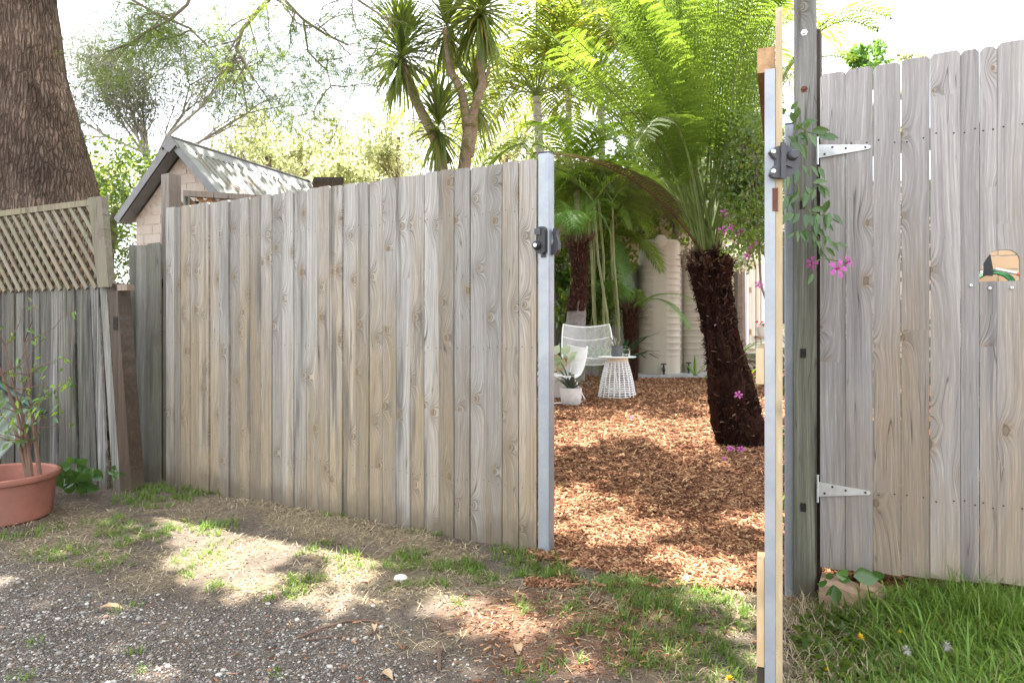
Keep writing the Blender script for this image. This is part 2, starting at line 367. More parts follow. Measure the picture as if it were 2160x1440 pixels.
# ------------------------------------------------------------------ paling maker
def paling(parent, t0, t1, z0, z1, y=0., th=.015, mat=None, ear=.014, lean=0., name='paling', ztilt=0., wob=.0015):
    """one board; t0..t1 along the fence, own origin at its foot"""
    w = (t1 - t0); cx = (t0 + t1) / 2; h = z1 - z0
    m = 4; L = []; Rr = []
    for i in range(m + 1):
        f = i / m; s = lean * f
        L.append((-w / 2 + s + (random.uniform(-wob, wob) if i else 0), f * (h - ear))); Rr.append((w / 2 + s + (random.uniform(-wob, wob) if i else 0), f * (h - ear + ztilt)))
    top = [(w / 2 + lean - ear * .9, h + ztilt), (-w / 2 + lean + ear * .9, h)] if ear > 0 else []
    out = Rr + top + L[::-1]
    return MB().prism(out, 0, th).build(name, mat, parent, loc=(cx, y, z0))

EDG = [352, 369.5, 383, 402.3, 422.6, 442.6, 464, 484.6, 507, 528, 550.5, 574.2, 597.2, 621.2, 647, 671.5, 697.5, 723.5, 750.5, 778, 806.4, 835, 865, 895.5, 926.6, 959, 991.8, 1025.8, 1060, 1095, 1132]
def nail_mb(): return MB()
def add_nail(mb, x, y, z, r=.0028):
    k = 6; vs = [(x + r * math.cos(2 * math.pi * j / k), y, z + r * math.sin(2 * math.pi * j / k)) for j in range(k)] + [(x, y - .0015, z)]
    mb.add(vs, [(j, (j + 1) % k, k) for j in range(k)])
FO = (0, FA, 0); FR = -math.atan2(.4879, .8729)
fen = empty('paling_fence', FO, FR, 'long weathered pine paling fence left of the opening, ending at the galvanised post', 'fence')
nb = MB()
for i in range(len(EDG) - 1):
    a, b = tx(EDG[i]), tx(EDG[i + 1]); g = .0016
    yo = random.choice([0, -.002, -.004, -.007, .003]) + (0 if i % 2 else -.002)
    zt = 1.835 + random.uniform(-.004, .004)
    paling(fen, a + g, b - g, -.03, zt, yo, .016, M['paling'], ear=random.uniform(.008, .014), lean=random.uniform(-.0015, .0015))
    w = b - a
    for zz in (1.60, .95, .30):
        for f in (.22, .78): add_nail(nb, a + w * f + random.uniform(-.004, .004), yo - .0006, zz + random.uniform(-.008, .008))
o = nb.build('nail_heads', M['nail'], fen); o['kind'] = 'stuff'
for zz in (1.60, .95, .30):
    MB().box(tx(352), tx(1132), 0, .045, -.035, .035).build('rail', M['pine'], fen, loc=(0, .019, zz))

# galvanised latch post
def fence_local(px, y=0.): return tx(px)
lp = empty('latch_post', (0, 0, 0), 0, 'galvanised square steel post with black cap holding the gate lock', 'post')
X0, Y0 = fence_pt(1134.5); a3 = Vector((FU[0], FU[1], 0)); b3 = Vector((.4879, .8729, 0))
lp.location = (X0, Y0, 0); lp.rotation_euler = (0, 0, FR)
def rsq(w, d, r=.005):
    pts = []
    for cx, cy, a0 in ((w - r, r, -90), (w - r, d - r, 0), (r, d - r, 90), (r, r, 180)):
        for q in range(4): a = R(a0 + q * 30); pts.append((cx + r * math.cos(a), cy + r * math.sin(a)))
    return pts
def vpost(w, d, z0, z1, mat, name, parent, loc=(0, 0, 0), r=.005):
    p = rsq(w, d, r); k = len(p); mb = MB()
    mb.add([(x, y, z0) for x, y in p] + [(x, y, z1) for x, y in p], [(j, (j + 1) % k, (j + 1) % k + k, j + k) for j in range(k)] + [tuple(range(k - 1, -1, -1)), tuple(range(k, 2 * k))])
    return mb.build(name, mat, parent, True, loc)
vpost(.058, .058, -.1, 1.855, M['steel'], 'post', lp)
vpost(.06, .06, 1.855, 1.862, M['black'], 'cap', lp, (-.001, -.001, 0))
# the lock: body, keyed cylinder, rear handle plate
lk = MB(); zl = 1.05 + (690 - 507) / FP * 3.13
lk.prism([(-.002, zl - .04), (.012, zl - .058), (.036, zl - .062), (.05, zl - .05), (.05, zl + .05), (.042, zl + .064), (.02, zl + .064), (.006, zl + .052), (.006, zl + .03), (.018, zl + .02), (.018, zl + .006), (0, zl - .002)], -.03, 0)
lock = lk.build('lock_body', M['black'], lp)
MB().box(.0, .03, -.036, -.03, zl + .028, zl + .056).build('shackle', M['greyplas'], lock)
kc = MB(); kc.lathe([(0, .022), (.012, .022), (.014, .018), (.020, .012), (.0215, 0)], 20)
kco = kc.build('lock_cylinder', M['black'], lock, True, loc=(.012, -.03, zl - .022), rot=(R(90), 0, 0))
k2 = MB(); k2.lathe([(0, .024), (.0085, .0235), (.0085, .021)], 16); k2.box(-.0012, .0012, -.006, .002, .0235, .0246)
k2.build('keyhole_disc', M['silver'], lock, True, loc=(.012, -.03, zl - .022), rot=(R(90), 0, 0))
MB().box(.018, .042, -.006, 0, zl - .075, zl - .062).build('screw_tab', M['greyplas'], lock)
hk = MB(); hk.prism([(0, zl - .06), (.02, zl - .065), (.035, zl - .04), (.036, zl - .01), (.026, zl + .03), (.03, zl + .055), (.012, zl + .06), (.006, zl + .04), (.012, zl), (0, zl - .03)], 0, .03)
hk.build('lock_keeper', M['black'], lp, loc=(.0585, .02, 0))

# ------------------------------------------------------------------ open gate leaf (seen edge-on)
Bp = Vector((1.045, 2.64, 0)); Cp = Vector((.684, 1.726, 0)); dv = (Cp - Bp); LL = dv.length; ang = math.atan2(dv.y, dv.x)
leaf = empty('open_gate', Bp, ang, 'open side gate leaf seen edge-on, steel framed with pale paling edge', 'gate')
# local x: hinge -> free end; local y: +y is to the right of the photo (outside face), so boards sit at y -0.018..0
nbd = 10
for i in range(nbd):
    a = i * LL / nbd + .001; b = (i + 1) * LL / nbd - .001
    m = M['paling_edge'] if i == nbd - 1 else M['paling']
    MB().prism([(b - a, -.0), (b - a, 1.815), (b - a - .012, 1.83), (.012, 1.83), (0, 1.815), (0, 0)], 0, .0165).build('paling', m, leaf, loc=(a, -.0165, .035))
fy = -.0425
def bar(parent, name, mat, x0, x1, y0, y1, z0, z1, **k): return MB().box(x0, x1, y0, y1, z0, z1).build(name, mat, parent, **k)
ZT = CAMZ + (690 - 150) / FP * 1.75
bar(leaf, 'steel_stile', M['steel'], LL - .040, LL + .002, fy, -.0175, .06, ZT)
bar(leaf, 'steel_stile', M['steel'], 0.002, .042, fy, -.0175, .06, ZT)
bar(leaf, 'steel_rail', M['steel'], .0425, LL - .0405, fy, -.0175, ZT - .04, ZT - .001)
bar(leaf, 'steel_rail', M['steel'], .0425, LL - .0405, fy, -.0175, .062, .10)
# top rail of the gate: hardwood, end grain towards the camera
tr = bar(leaf, 'top_rail', M['hardwood'], 0, LL - .045, -.0215, .0215, -.032, .032, loc=(.02, -.0395, ZT + .033)); tr['label'] = 'brown hardwood rail with pale sawn end grain'
M['endgrain'] = plain('end_grain', (.42, .27, .15), .8, .2, 0, .35, 25, .2, (.2, .1, .05))
bar(tr, 'end_grain', M['endgrain'], LL - .0445, LL - .043, -.0213, .0213, -.0318, .0318)
MB().box(0, LL - .05, -.02, 0, -.045, .045).build('lock_rail', M['pine'], leaf, loc=(.05, -.0435, .95))
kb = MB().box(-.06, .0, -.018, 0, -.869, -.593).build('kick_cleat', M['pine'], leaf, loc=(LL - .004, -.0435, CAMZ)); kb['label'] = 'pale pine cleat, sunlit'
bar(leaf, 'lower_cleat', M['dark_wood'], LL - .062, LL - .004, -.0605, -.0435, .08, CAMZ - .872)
mr = MB(); z0 = CAMZ + (690 - 445) / FP * 1.73
mr.box(-.002, .004, -.010, .003, 0, .058); mr.build('old_screw_holes', M['rust'], leaf, loc=(LL + .0005, -.014, z0))
# striker of the latch
z1 = CAMZ + (690 - 337) / FP * 1.70
sp = MB(); sp.prism([(-.024, -.034), (-.018, -.041), (.004, -.044), (.018, -.042), (.04, -.03), (.05, -.006), (.05, .012), (.036, .03), (.02, .038), (.008, .04), (-.018, .031), (-.025, .022), (-.018, .012), (-.009, .004), (-.009, -.008), (-.017, -.016)], -.018, 0)
stz = sp.build('latch_striker', M['greyplas'], leaf)
stz.location = (LL + .006, -.012, z1); stz.rotation_euler = (0, 0, -ang)
st2 = MB(); st2.prism([(0.0, -.045), (.012, -.047), (.012, .042), (0, .044)], -.025, -.018); st2.build('rib', M['greyplas'], stz)
st3 = MB(); st3.lathe([(0, .018), (.010, .018), (.013, .012), (.013, 0)], 18); st3.build('striker_pin', M['greyplas'], stz, True, loc=(.03, -.018, .012), rot=(R(90), 0, 0))
MB().box(.014, .034, -.024, -.018, -.008, .006, rot=Matrix.Rotation(R(20), 3, 'Y')).build('pin_arm', M['greyplas'], stz)
for zz in (.022, -.027):
    s4 = MB(); s4.lathe([(0, .004), (.005, .004), (.0065, 0)], 12); s4.build('screw', M['zinc'], stz, True, loc=(-.017, -.018, zz), rot=(R(90), 0, 0))

# hinge post (steel), tall timber post, thin board behind it
hp = empty('hinge_post', (1.066, 2.672, 0), FR, 'galvanised steel hinge post squeezed between open gate and tall timber post', 'post')
vpost(.038, .05, -.1, 1.84, M['steel'], 'post', hp); vpost(.039, .051, 1.84, 1.847, M['black'], 'cap', hp)
X0, Y0 = fence_pt(1718)
tp = empty('timber_post', (X0, Y0, 0), FR, 'tall old mossy timber post with bolts rising above the fence line', 'post')
pm = MB().box(-.0365, .0365, 0, .09, -.1, 2.72).build('post', M['post_wood'], tp, loc=(-.0365, 0, 0))
def zpost(py): return CAMZ + (690 - py) / FP * Y0
for (pxx, pyy, hh, ww) in ((1695, 745, .034, .022), (1695, 1072, .032, .022), (1693, 430, .03, .02)):
    xx = -(1718 - pxx) / 43 * .073
    b = MB(); z = zpost(pyy); b.box(xx - ww / 2 * .9, xx + ww / 2 * .9, -.003, .002, z - hh / 2, z + hh / 2); b.build('timber_plug', M['darkhole'], tp)
for pyy, rr in ((65, .5), (185, .6), (-20, .5)):
    z = zpost(pyy); b = MB(); b.lathe([(0, .009), (.0055, .009), (.0065, .006), (.0065, .002), (.0125, .002), (.0135, 0)], 6)
    b.build('bolt', M['rust'] if rr > .55 else M['zinc'], tp, False, loc=(-.036, 0, z), rot=(R(90), 0, 0))
tb = MB().box(-.008, .008, 0, .07, 0, 2.2).build('timber_batten', M['dark_wood'], None, loc=(0, 0, 0))
xb, yb = fence_pt(1722); tb.location = (X0 + .0525, Y0 + .085, .02); tb.rotation_euler = (0, 0, FR)
tag(tb, 'thin weathered batten standing close behind the tall timber post', 'batten')

# ------------------------------------------------------------------ right-hand gate of wide palings
rg = empty('paling_gate', FO, FR, 'grey wide-board gate at right with two T hinges and an arched pet hole', 'gate')
RB = [(1730, 1783.8, 153), (1784.6, 1841, 143), (1842.1, 1900.2, 135), (1901.2, 1961.3, 122), (1962.4, 2026, 110), (2026.9, 2065.6, 105), (2067, 2102.6, 99), (2103.5, 2172, 86), (2175, 2240, 75), (2243, 2310, 66), (2313, 2390, 56)]
nb = MB(); hz0 = None
holeL, holeR = tx(2067.3), tx(2151); holeB, holeT = fz(2110, 593), fz(2130, 526)
for i, (p0, p1, py) in enumerate(RB):
    a, b = tx(p0), tx(p1); zb = .142 + .006 * i; zt = fz((p0 + p1) / 2, py)
    yo = random.uniform(-.002, .002)
    if p0 == 2067:
        w = b - a; zz = lambda v: v - zb; pts = [(w / 2, 0), (w / 2, zz(holeB)), (-w / 2, zz(holeB))] ; pts = [(-w / 2, 0)] + pts[:2] + [(-w / 2, zz(holeB))]
        lo = MB().prism(pts, 0, .016)
        arch = []
        for q in range(9):
            f = q / 8; x = -w / 2 + w * f; arch.append((x, zz(holeB) + (holeT - holeB) * (.30 + .68 * math.sin(math.pi / 2 * min(1, f * 1.0)) ** .8 if f > 0 else .28)))
        up = arch + [(w / 2, zt - zb - .013), (w / 2 - .012, zt - zb), (-w / 2 + .012, zt - zb), (-w / 2, zt - zb - .013)]
        lo.build('paling', M['gate_wood'], rg, loc=((a + b) / 2, yo, zb)); MB().prism(up, 0, .016).build('paling', M['gate_wood'], rg, loc=((a + b) / 2, yo, zb))
    elif p0 == 2103.5:
        w = b - a; cx = (a + b) / 2; hr = holeR - cx; zB = holeB - zb; zT = holeT - zb; rr = (holeR - a) * .62
        pts = [(-w / 2, 0), (w / 2, 0), (w / 2, zt - zb - .013), (w / 2 - .012, zt - zb), (-w / 2 + .012, zt - zb), (-w / 2, zt - zb - .013), (-w / 2, zT)]
        pts += [(hr - rr + rr * math.sin(R(q)), zT - rr + rr * math.cos(R(q))) for q in (0, 15, 30, 45, 60, 75, 90)] + [(hr, zB), (-w / 2, zB)]
        MB().prism(pts, 0, .016).build('paling', M['gate_wood'], rg, loc=(cx, yo, zb))
    else:
        paling(rg, a, b, zb, zt, yo, .016, M['gate_wood'], ear=.012, wob=.0006, ztilt=.0)
    w = b - a
    for (zr, zs) in ((fz(1990, 285) , 0), (fz(1950, 1052), 0)):
        for f in (.2, .78): add_nail(nb, a + w * f, yo - .0006, zr + random.uniform(-.01, .01), .0032)
o = nb.build('nail_heads', M['nail'], rg); o['kind'] = 'stuff'
for zr in (fz(1990, 285), fz(1950, 1052)): bar(rg, 'rail', M['pine'], tx(1732), tx(2385), .019, .06, zr - .035, zr + .035)
for (px, py) in ((2048, 602), (2088, 608), (2134, 607)):
    s = MB(); s.lathe([(0, .001), (.0022, .001), (.0035, .003), (.0055, .0022), (.006, 0)], 10); s.build('screw', M['zinc'], rg, True, loc=(tx(px), -.003, fz(px, py)), rot=(R(90), 0, 0))
# T hinges
def t_hinge(px0, ytop, ybot, ytip, flip):
    za, zb_ = fz(px0, ytop), fz(px0, ybot); zt = fz(1830, ytip); x0 = tx(1727.5); x1 = tx(1832); e = .0075
    mb = MB()
    tip = [(x1, zt - e), (x1 + .006, zt - e * .5), (x1 + .008, zt), (x1 + .006, zt + e * .5), (x1, zt + e)]
    mb.prism([(x0, zb_)] + tip + [(x0, za)], -.006, -.0025)
    h = mb.build('strap_hinge', M['zinc'], rg)
    hb = MB(); hb.tube([(0, 0, -.05), (0, 0, .05)], .0045, 10); hb.tube([(0, 0, .05), (0, 0, .054)], .006, 10)
    hb.build('hinge_pin', M['zinc'], h, True, loc=(x0 - .004, -.006, (za + zb_) / 2))
    for f, g in ((.12, -.25), (.28, .22), (.55, .05), (.94, 0.)):
        s = MB(); s.lathe([(0, .004), (.003, .0035), (.0045, 0)], 8)
        zc = (za + zb_) / 2 * (1 - f) + zt * f; s.build('screw', M['nail'], h, True, loc=(x0 + (x1 - x0) * f, -.006, zc + (za - zb_) * g), rot=(R(90), 0, 0))
t_hinge(1727, 306, 334, 311, 0); t_hinge(1727, 1015, 1046, 1038, 1)
# ------------------------------------------------------------------ old fence on the left, lattice, corner boards
class Plane:
    def __init__(s, A, B): s.A, s.B = A, B; s.c = math.cos(math.atan(B)); s.rz = -math.atan(B)
    def pt(s, px): k = (px - 1080) / FP; Y = s.A / (1 + s.B * k); return k * Y, Y
    def t(s, px): return s.pt(px)[0] / s.c
    def z(s, px, py): return CAMZ + (HZ - py) / FP * s.pt(px)[1]
def qboard(parent, pl, tl, tr, bl, br, yt, z0, y=0., th=.016, mat=None, name='paling', ear=.0):
    a, b, c, d = pl.t(tl), pl.t(tr), pl.t(bl), pl.t(br); zt = pl.z((tl + tr) / 2, yt) - z0; o = (c + d) / 2; j = random.uniform(-.006, .006)
    pts = [(c - o, 0), (d - o, 0), (b - o, zt - ear + j), (b - o - ear, zt + j), (a - o + ear, zt - j), (a - o, zt - j - ear)] if ear else [(c - o, 0), (d - o, 0), (b - o, zt + j), (a - o, zt - j)]
    return MB().prism(pts, 0, th).build(name, mat, parent, loc=(o, y, z0))
PL = Plane(3.122, .48)
of = empty('old_paling_fence', (0, 3.122, 0), PL.rz, 'old leaning grey paling fence at far left behind the terracotta pot', 'fence')
OB = [(-75, -57, -75, -57), (-56, -39, -56, -40), (-38, -21, -38, -21), (-20, -2, -21, -3), (0, 14.5, -1, 14), (15.5, 31, 15, 30), (32, 48, 31, 46), (49, 66, 47.5, 63), (67, 84, 65, 81), (85.5, 104, 83, 101), (105.5, 121.5, 102, 119),
      (122.5, 139, 126, 143), (139.5, 156, 144, 164), (158.5, 176.5, 167, 189), (177.5, 191, 193, 206), (192, 208, 211, 228), (209, 223, 238, 254)]
for i, (a, b, c, d) in enumerate(OB):
    qboard(of, PL, a, b, c, d, 617 - max(0, a) * .072 + random.uniform(-3, 3), -.03 if i < 12 else -.02, random.uniform(-.006, .012), .016, M['old_wood'])
for zz in (1.2, .35): MB().box(PL.t(-80), PL.t(225), 0, .05, -.03, .03).build('rail', M['dark_wood'], of, loc=(0, .03, zz))
for zz in (1.18,):
    nb = MB()
    for (a, b, c, d) in OB[4:]:
        for f in (.25, .75): add_nail(nb, PL.t(a + (b - a) * f + (c - a) * .12), -.008, 1.18 + random.uniform(-.01, .01), .0028)
    o = nb.build('nail_heads', M['nail'], of); o['kind'] = 'stuff'
lpst = empty('leaning_post', (0, 3.122, 0), PL.rz, 'brown split timber post leaning at the end of the old fence', 'post')
mb = MB()
def qprism(mb, pl, tl, tr, bl, br, zt, z0, y0, y1):
    mb.prism([(pl.t(bl), z0), (pl.t(br), z0), (pl.t(tr), zt), (pl.t(tl), zt)], y0, y1)
qprism(mb, PL, 226, 246, 257, 281, 1.33, -.1, .0, .09); mb.build('post', M['dark_wood'], lpst)
mb = MB(); mb.box(PL.t(240), PL.t(249), -.003, .003, PL.z(244, 696), PL.z(244, 668)); mb.build('mortise', M['darkhole'], lpst)  # solid dark block, the shade of the mortise hole painted as its colour
mb = MB(); mb.box(PL.t(232), PL.t(268), .0, .05, PL.z(250, 613), PL.z(250, 600)); sr = mb.build('stub_rail', M['post_pale'], lpst)
# lattice
la = empty('lattice_screen', (0, 3.122, 0), PL.rz, 'diagonal timber lattice screen mounted above the old left fence', 'lattice')
zt0, zb0 = PL.z(100, 440), PL.z(100, 612)
qprism(mb := MB(), PL, 193, 221, 214, 237, PL.z(205, 417), PL.z(225, 606), -.025, .02); mb.build('end_stile', M['lattice'], la)
tl_, tr_ = PL.t(-80), PL.t(196)
MB().box(tl_, tr_, -.022, .018, -.02, .02).build('top_rail', M['lattice'], la, loc=(0, 0, zt0 - .0))
W0 = .027
def laths(sign, y0, y1, sp, ang, mat):
    s, c = math.sin(ang), math.cos(ang); L = (zt0 - zb0) / s
    t = tl_ - 1.0
    while t < tr_ + 1.0:
        # line from (t, zt0) going down with horizontal step sign*c
        a = 0.; b = L
        def X(q): return t + sign * c * q
        def right(q): return PL.t(196 + 22 * (q * s) / (zt0 - zb0)) + .01
        qs = [q for q in np.linspace(0, L, 60) if tl_ <= X(q) <= right(q)]
        if len(qs) > 3:
            a, b = qs[0], qs[-1]; mx = (X(a) + X(b)) / 2; mz = zt0 - s * (a + b) / 2
            o = MB().box(-(b - a) / 2, (b - a) / 2, y0, y1, -W0 / 2, W0 / 2).build('lath', mat, la, loc=(mx, 0, mz)); o.rotation_euler = (0, ang * sign, 0)
        t += sp
M['lath'] = wood('lath_wood', (.30, .26, .19), (.27, .26, .21), (.1, .08, .06), 1.5, 2, 0, .2, 0, contrast=.8, horiz=True)
M['lath_shaded'] = wood('shaded_lath_wood', (.26, .15, .08), (.22, .17, .12), (.08, .05, .03), 1.5, 2, 0, .1, 0, contrast=.8, horiz=True)  # back laths: browner copy of lath wood, their shade mixed into the colour
laths(1, -.016, -.006, .092, R(50), M['lath']); laths(-1, .006, .015, .092, R(50), M['lath_shaded'])
# corner boards
PC = Plane(4.55, 0.04)
cb = empty('corner_palings', (0, 4.55, 0), PC.rz, 'short greenish grey palings standing in the corner beside the long fence', 'fence panel')
for (a, b, y, yt) in ((266, 283, .03, 515), (286, 308, .004, 517), (309.5, 339, -.006, 513), (340.5, 350, .022, 518)):
    qboard(cb, PC, a, b, a + (6 if a < 270 else 0), b + (3 if a < 270 else 0), yt, -.02, y, .018, M['green_wood'], ear=.012 if b - a > 12 else 0)
MB().box(PC.t(284), PC.t(350), 0, .05, -.03, .03).build('rail', M['dark_wood'], cb, loc=(0, .045, 1.35))
xx, yy = (340 - 1080) / FP * 4.78, 4.78
ep = MB().box(0, .09, 0, .09, -.1, CAMZ + (690 - 368) / FP * 4.78).build('timber_post', M['post_pale'], None); ep.location = (xx, yy, 0); ep.rotation_euler = (0, 0, FR)
tag(ep, 'square pale timber post rising behind the left end of the long fence', 'post')
# lattice screen in front of the shed
bl_ = empty('garden_lattice', W(387, 402, 5.2), R(20), 'weathered lattice rail poking up between the post and the shed roof', 'lattice')
dz = -.45
MB().box(0, .62, -.02, .02, -.045, 0).build('top_rail', M['post_pale'], bl_); MB().box(-.0, .045, -.019, .019, dz, -.046).build('stile', M['old_wood'], bl_)
for i in range(7):
    for s in (1, -1):
        o = MB().box(-.2, .2, .0 + (.008 if s > 0 else 0), .007 + (.008 if s > 0 else 0), -.016, .016).build('lath', M['hardwood'], bl_, loc=(.06 + i * .09, 0, -.18)); o.rotation_euler = (0, s * R(45), 0)

# ------------------------------------------------------------------ shed
n = NT('painted_brick'); p = n.pos(); nz = n.noise(p, 9, 4)
c = n.mix(n.rng(nz, .3, .7), (.47, .41, .36), (.54, .48, .42)); c = n.mix(n.rng(n.noise(p, 60, 4), .55, .75, 0, .4), c, (.3, .22, .16))
c = n.mix(n.rng(n.orand(), 0, 1, 0, .3), c, (.44, .36, .30)); M['pbrick'] = n.done(c, .85, n.bump(n.noise(p, 80, 3), .4, .01), .15)
M['mortar'] = plain('brick_mortar', (.46, .39, .33), .9, .1, 0, .2, 30, .3)
n = NT('corrugated_iron'); p = n.obj(); x_, y_, z_ = n.sep(p)
nz = n.noise(n.xyz(n.math('MULTIPLY', x_, 12), n.math('MULTIPLY', y_, 2), z_), 1, 5, .65)
c = n.mix(n.rng(nz, .3, .7), (.14, .14, .14), (.36, .35, .33)); c = n.mix(n.rng(n.noise(p, 4, 6, .7), .52, .7, 0, .7), c, (.25, .16, .11))
c = n.mix(n.rng(n.noise(n.xyz(n.math('MULTIPLY', x_, 3), n.math('MULTIPLY', y_, 14), z_), 1, 5), .6, .75, 0, .6), c, (.08, .08, .08))
M['iron'] = n.done(c, .5, n.bump(nz, .2, .005), .4, .15)
M['flash'] = plain('grey_flashing', (.17, .17, .17), .45, .4, .2, .15, 8, .05, (.13, .13, .13))
sd = empty('brick_shed', (-3.43, 7.0, 0), math.atan2(2, .74) - R(90), 'small painted brick shed with rusty corrugated iron gable roof', 'shed')
# local: +y along the ridge away from camera, +x to the right of the gable
hw, rise, zr, Ls = .70, .70, 2.955, 2.15
SL = math.atan2(rise, hw); slen = math.hypot(hw, rise) + .1
def wallpoly(x): return zr - .09 - abs(x) * rise / hw
mb = MB(); mb.prism([(-hw + .04, 0), (hw - .04, 0), (hw - .04, wallpoly(hw - .04)), (0, zr - .09), (-hw + .04, wallpoly(hw - .04))], .08, Ls); mb.build('wall', M['mortar'], sd)
bw, bh = .235, .10; row = 0; z = .04
rr_ = random.Random(3)
while z < zr - .2:
    x = -hw + .045 - (bw / 2 if row % 2 else 0)
    while x < hw:
        a, b = max(x, -hw + .045), min(x + bw - .012, hw - .045)
        if b - a > .03 and z > 1.2 and not (abs(x + bw / 2 - .18) < .13 and abs(z - 2.27) < .07):
            zt = min(z + bh - .012, wallpoly(a), wallpoly(b)); lo = z
            if zt > z + .02:
                j = rr_.uniform(-.003, .003); MB().box(a, b, .0755 + j * .5, .08, z, zt).build('brick', M['pbrick'], sd)
        x += bw
    z += bh; row += 1
MB().box(.1, .2, .055, .0795, 2.22, 2.34).build('vent_hole', M['darkhole'], sd)  # no real opening: a dark block coloured like the shade inside a vent
def corr(side):
    P_ = .076; ns = int(Ls / P_ * 8); u = np.linspace(-.06, Ls, ns); v = np.linspace(0, slen, 5); U, Vv = np.meshgrid(u, v)
    hgt = .010 * np.sin(2 * np.pi * U / P_)
    nxm, nzm = math.sin(SL), math.cos(SL)
    X = side * (Vv * math.cos(SL) + hgt * nxm); Z = zr - Vv * math.sin(SL) + hgt * nzm
    idx = np.arange(X.size).reshape(X.shape); Fq = np.stack([idx[:-1, :-1], idx[:-1, 1:], idx[1:, 1:], idx[1:, :-1]], -1).reshape(-1, 4)
    o = np_mesh('roof_sheet', np.stack([X, U, Z], -1).reshape(-1, 3), Fq, M['iron'], sd, smooth=True); m = o.modifiers.new('thick', 'SOLIDIFY'); m.thickness = .003
corr(1); corr(-1)
mb = MB()
for s in (1, -1):
    d = Vector((s * math.cos(SL), 0, -math.sin(SL))); nn = Vector((s * math.sin(SL), 0, math.cos(SL))); o0 = Vector((0, 0, zr + .022))
    vs = [o0 + d * a + nn * b + Vector((0, y, 0)) for y in (-.1, Ls + .02) for a, b in ((0, 0), (.16, -.008), (.16, -.012), (0, -.004))]
    mb.add(vs, [(0, 1, 5, 4), (1, 2, 6, 5), (2, 3, 7, 6), (3, 0, 4, 7), (0, 3, 2, 1), (4, 5, 6, 7)])
mb.tube([(0, -.1, zr + .024), (0, Ls + .02, zr + .024)], .016, 8)
mb.build('ridge_cap', M['flash'], sd)
mb = MB()                                           # barge flashings and the scalloped ridge end
for s in (1, -1):
    d = Vector((s * math.cos(SL), 0, -math.sin(SL))); nn = Vector((s * math.sin(SL), 0, math.cos(SL))); o0 = Vector((0, 0, zr))
    for (n0, n1, y0, y1) in ((.016, .0225, -.085, .03), (-.055, .0158, -.085, -.079), (-.05, -.01, -.06, .066)):
        vs = [o0 + d * a + nn * b + Vector((0, y, 0)) for y in (y0, y1) for a, b in ((.02, n0), (slen, n0), (slen, n1), (.02, n1))]
        mb.add(vs, [(0, 1, 2, 3), (7, 6, 5, 4), (0, 4, 5, 1), (1, 5, 6, 2), (2, 6, 7, 3), (3, 7, 4, 0)])
mb.build('barge_flashing', M['flash'], sd)
mb = MB(); mb.prism([(0, zr - .14), (.085, zr - .075), (.13, zr - .1), (.02, zr + .02), (0, zr + .04), (-.02, zr + .02), (-.13, zr - .1), (-.085, zr - .075)], -.108, -.1); mb.build('ridge_end', M['flash'], sd)
# low shed roof edge and antenna far behind
o = MB().box(-.18, .2, -.3, .3, -.03, .03).build('lean_to_roof', M['dark_wood'], None, loc=W(688, 388, 9.2), rot=(0, R(-4), R(20))); tag(o, 'dark edge of a low lean-to roof just showing over the fence', 'roof')
an = empty('roof_antenna', W(718, 400, 30), 0, 'thin television antenna standing far off against the sky', 'antenna')
MB().tube([(0, 0, 0), (0, 0, 1.65)], .02, 5).build('mast', M['flash'], an); MB().tube([(-.45, 0, 1.6), (.3, 0, 1.55)], .012, 5).build('boom', M['flash'], an)

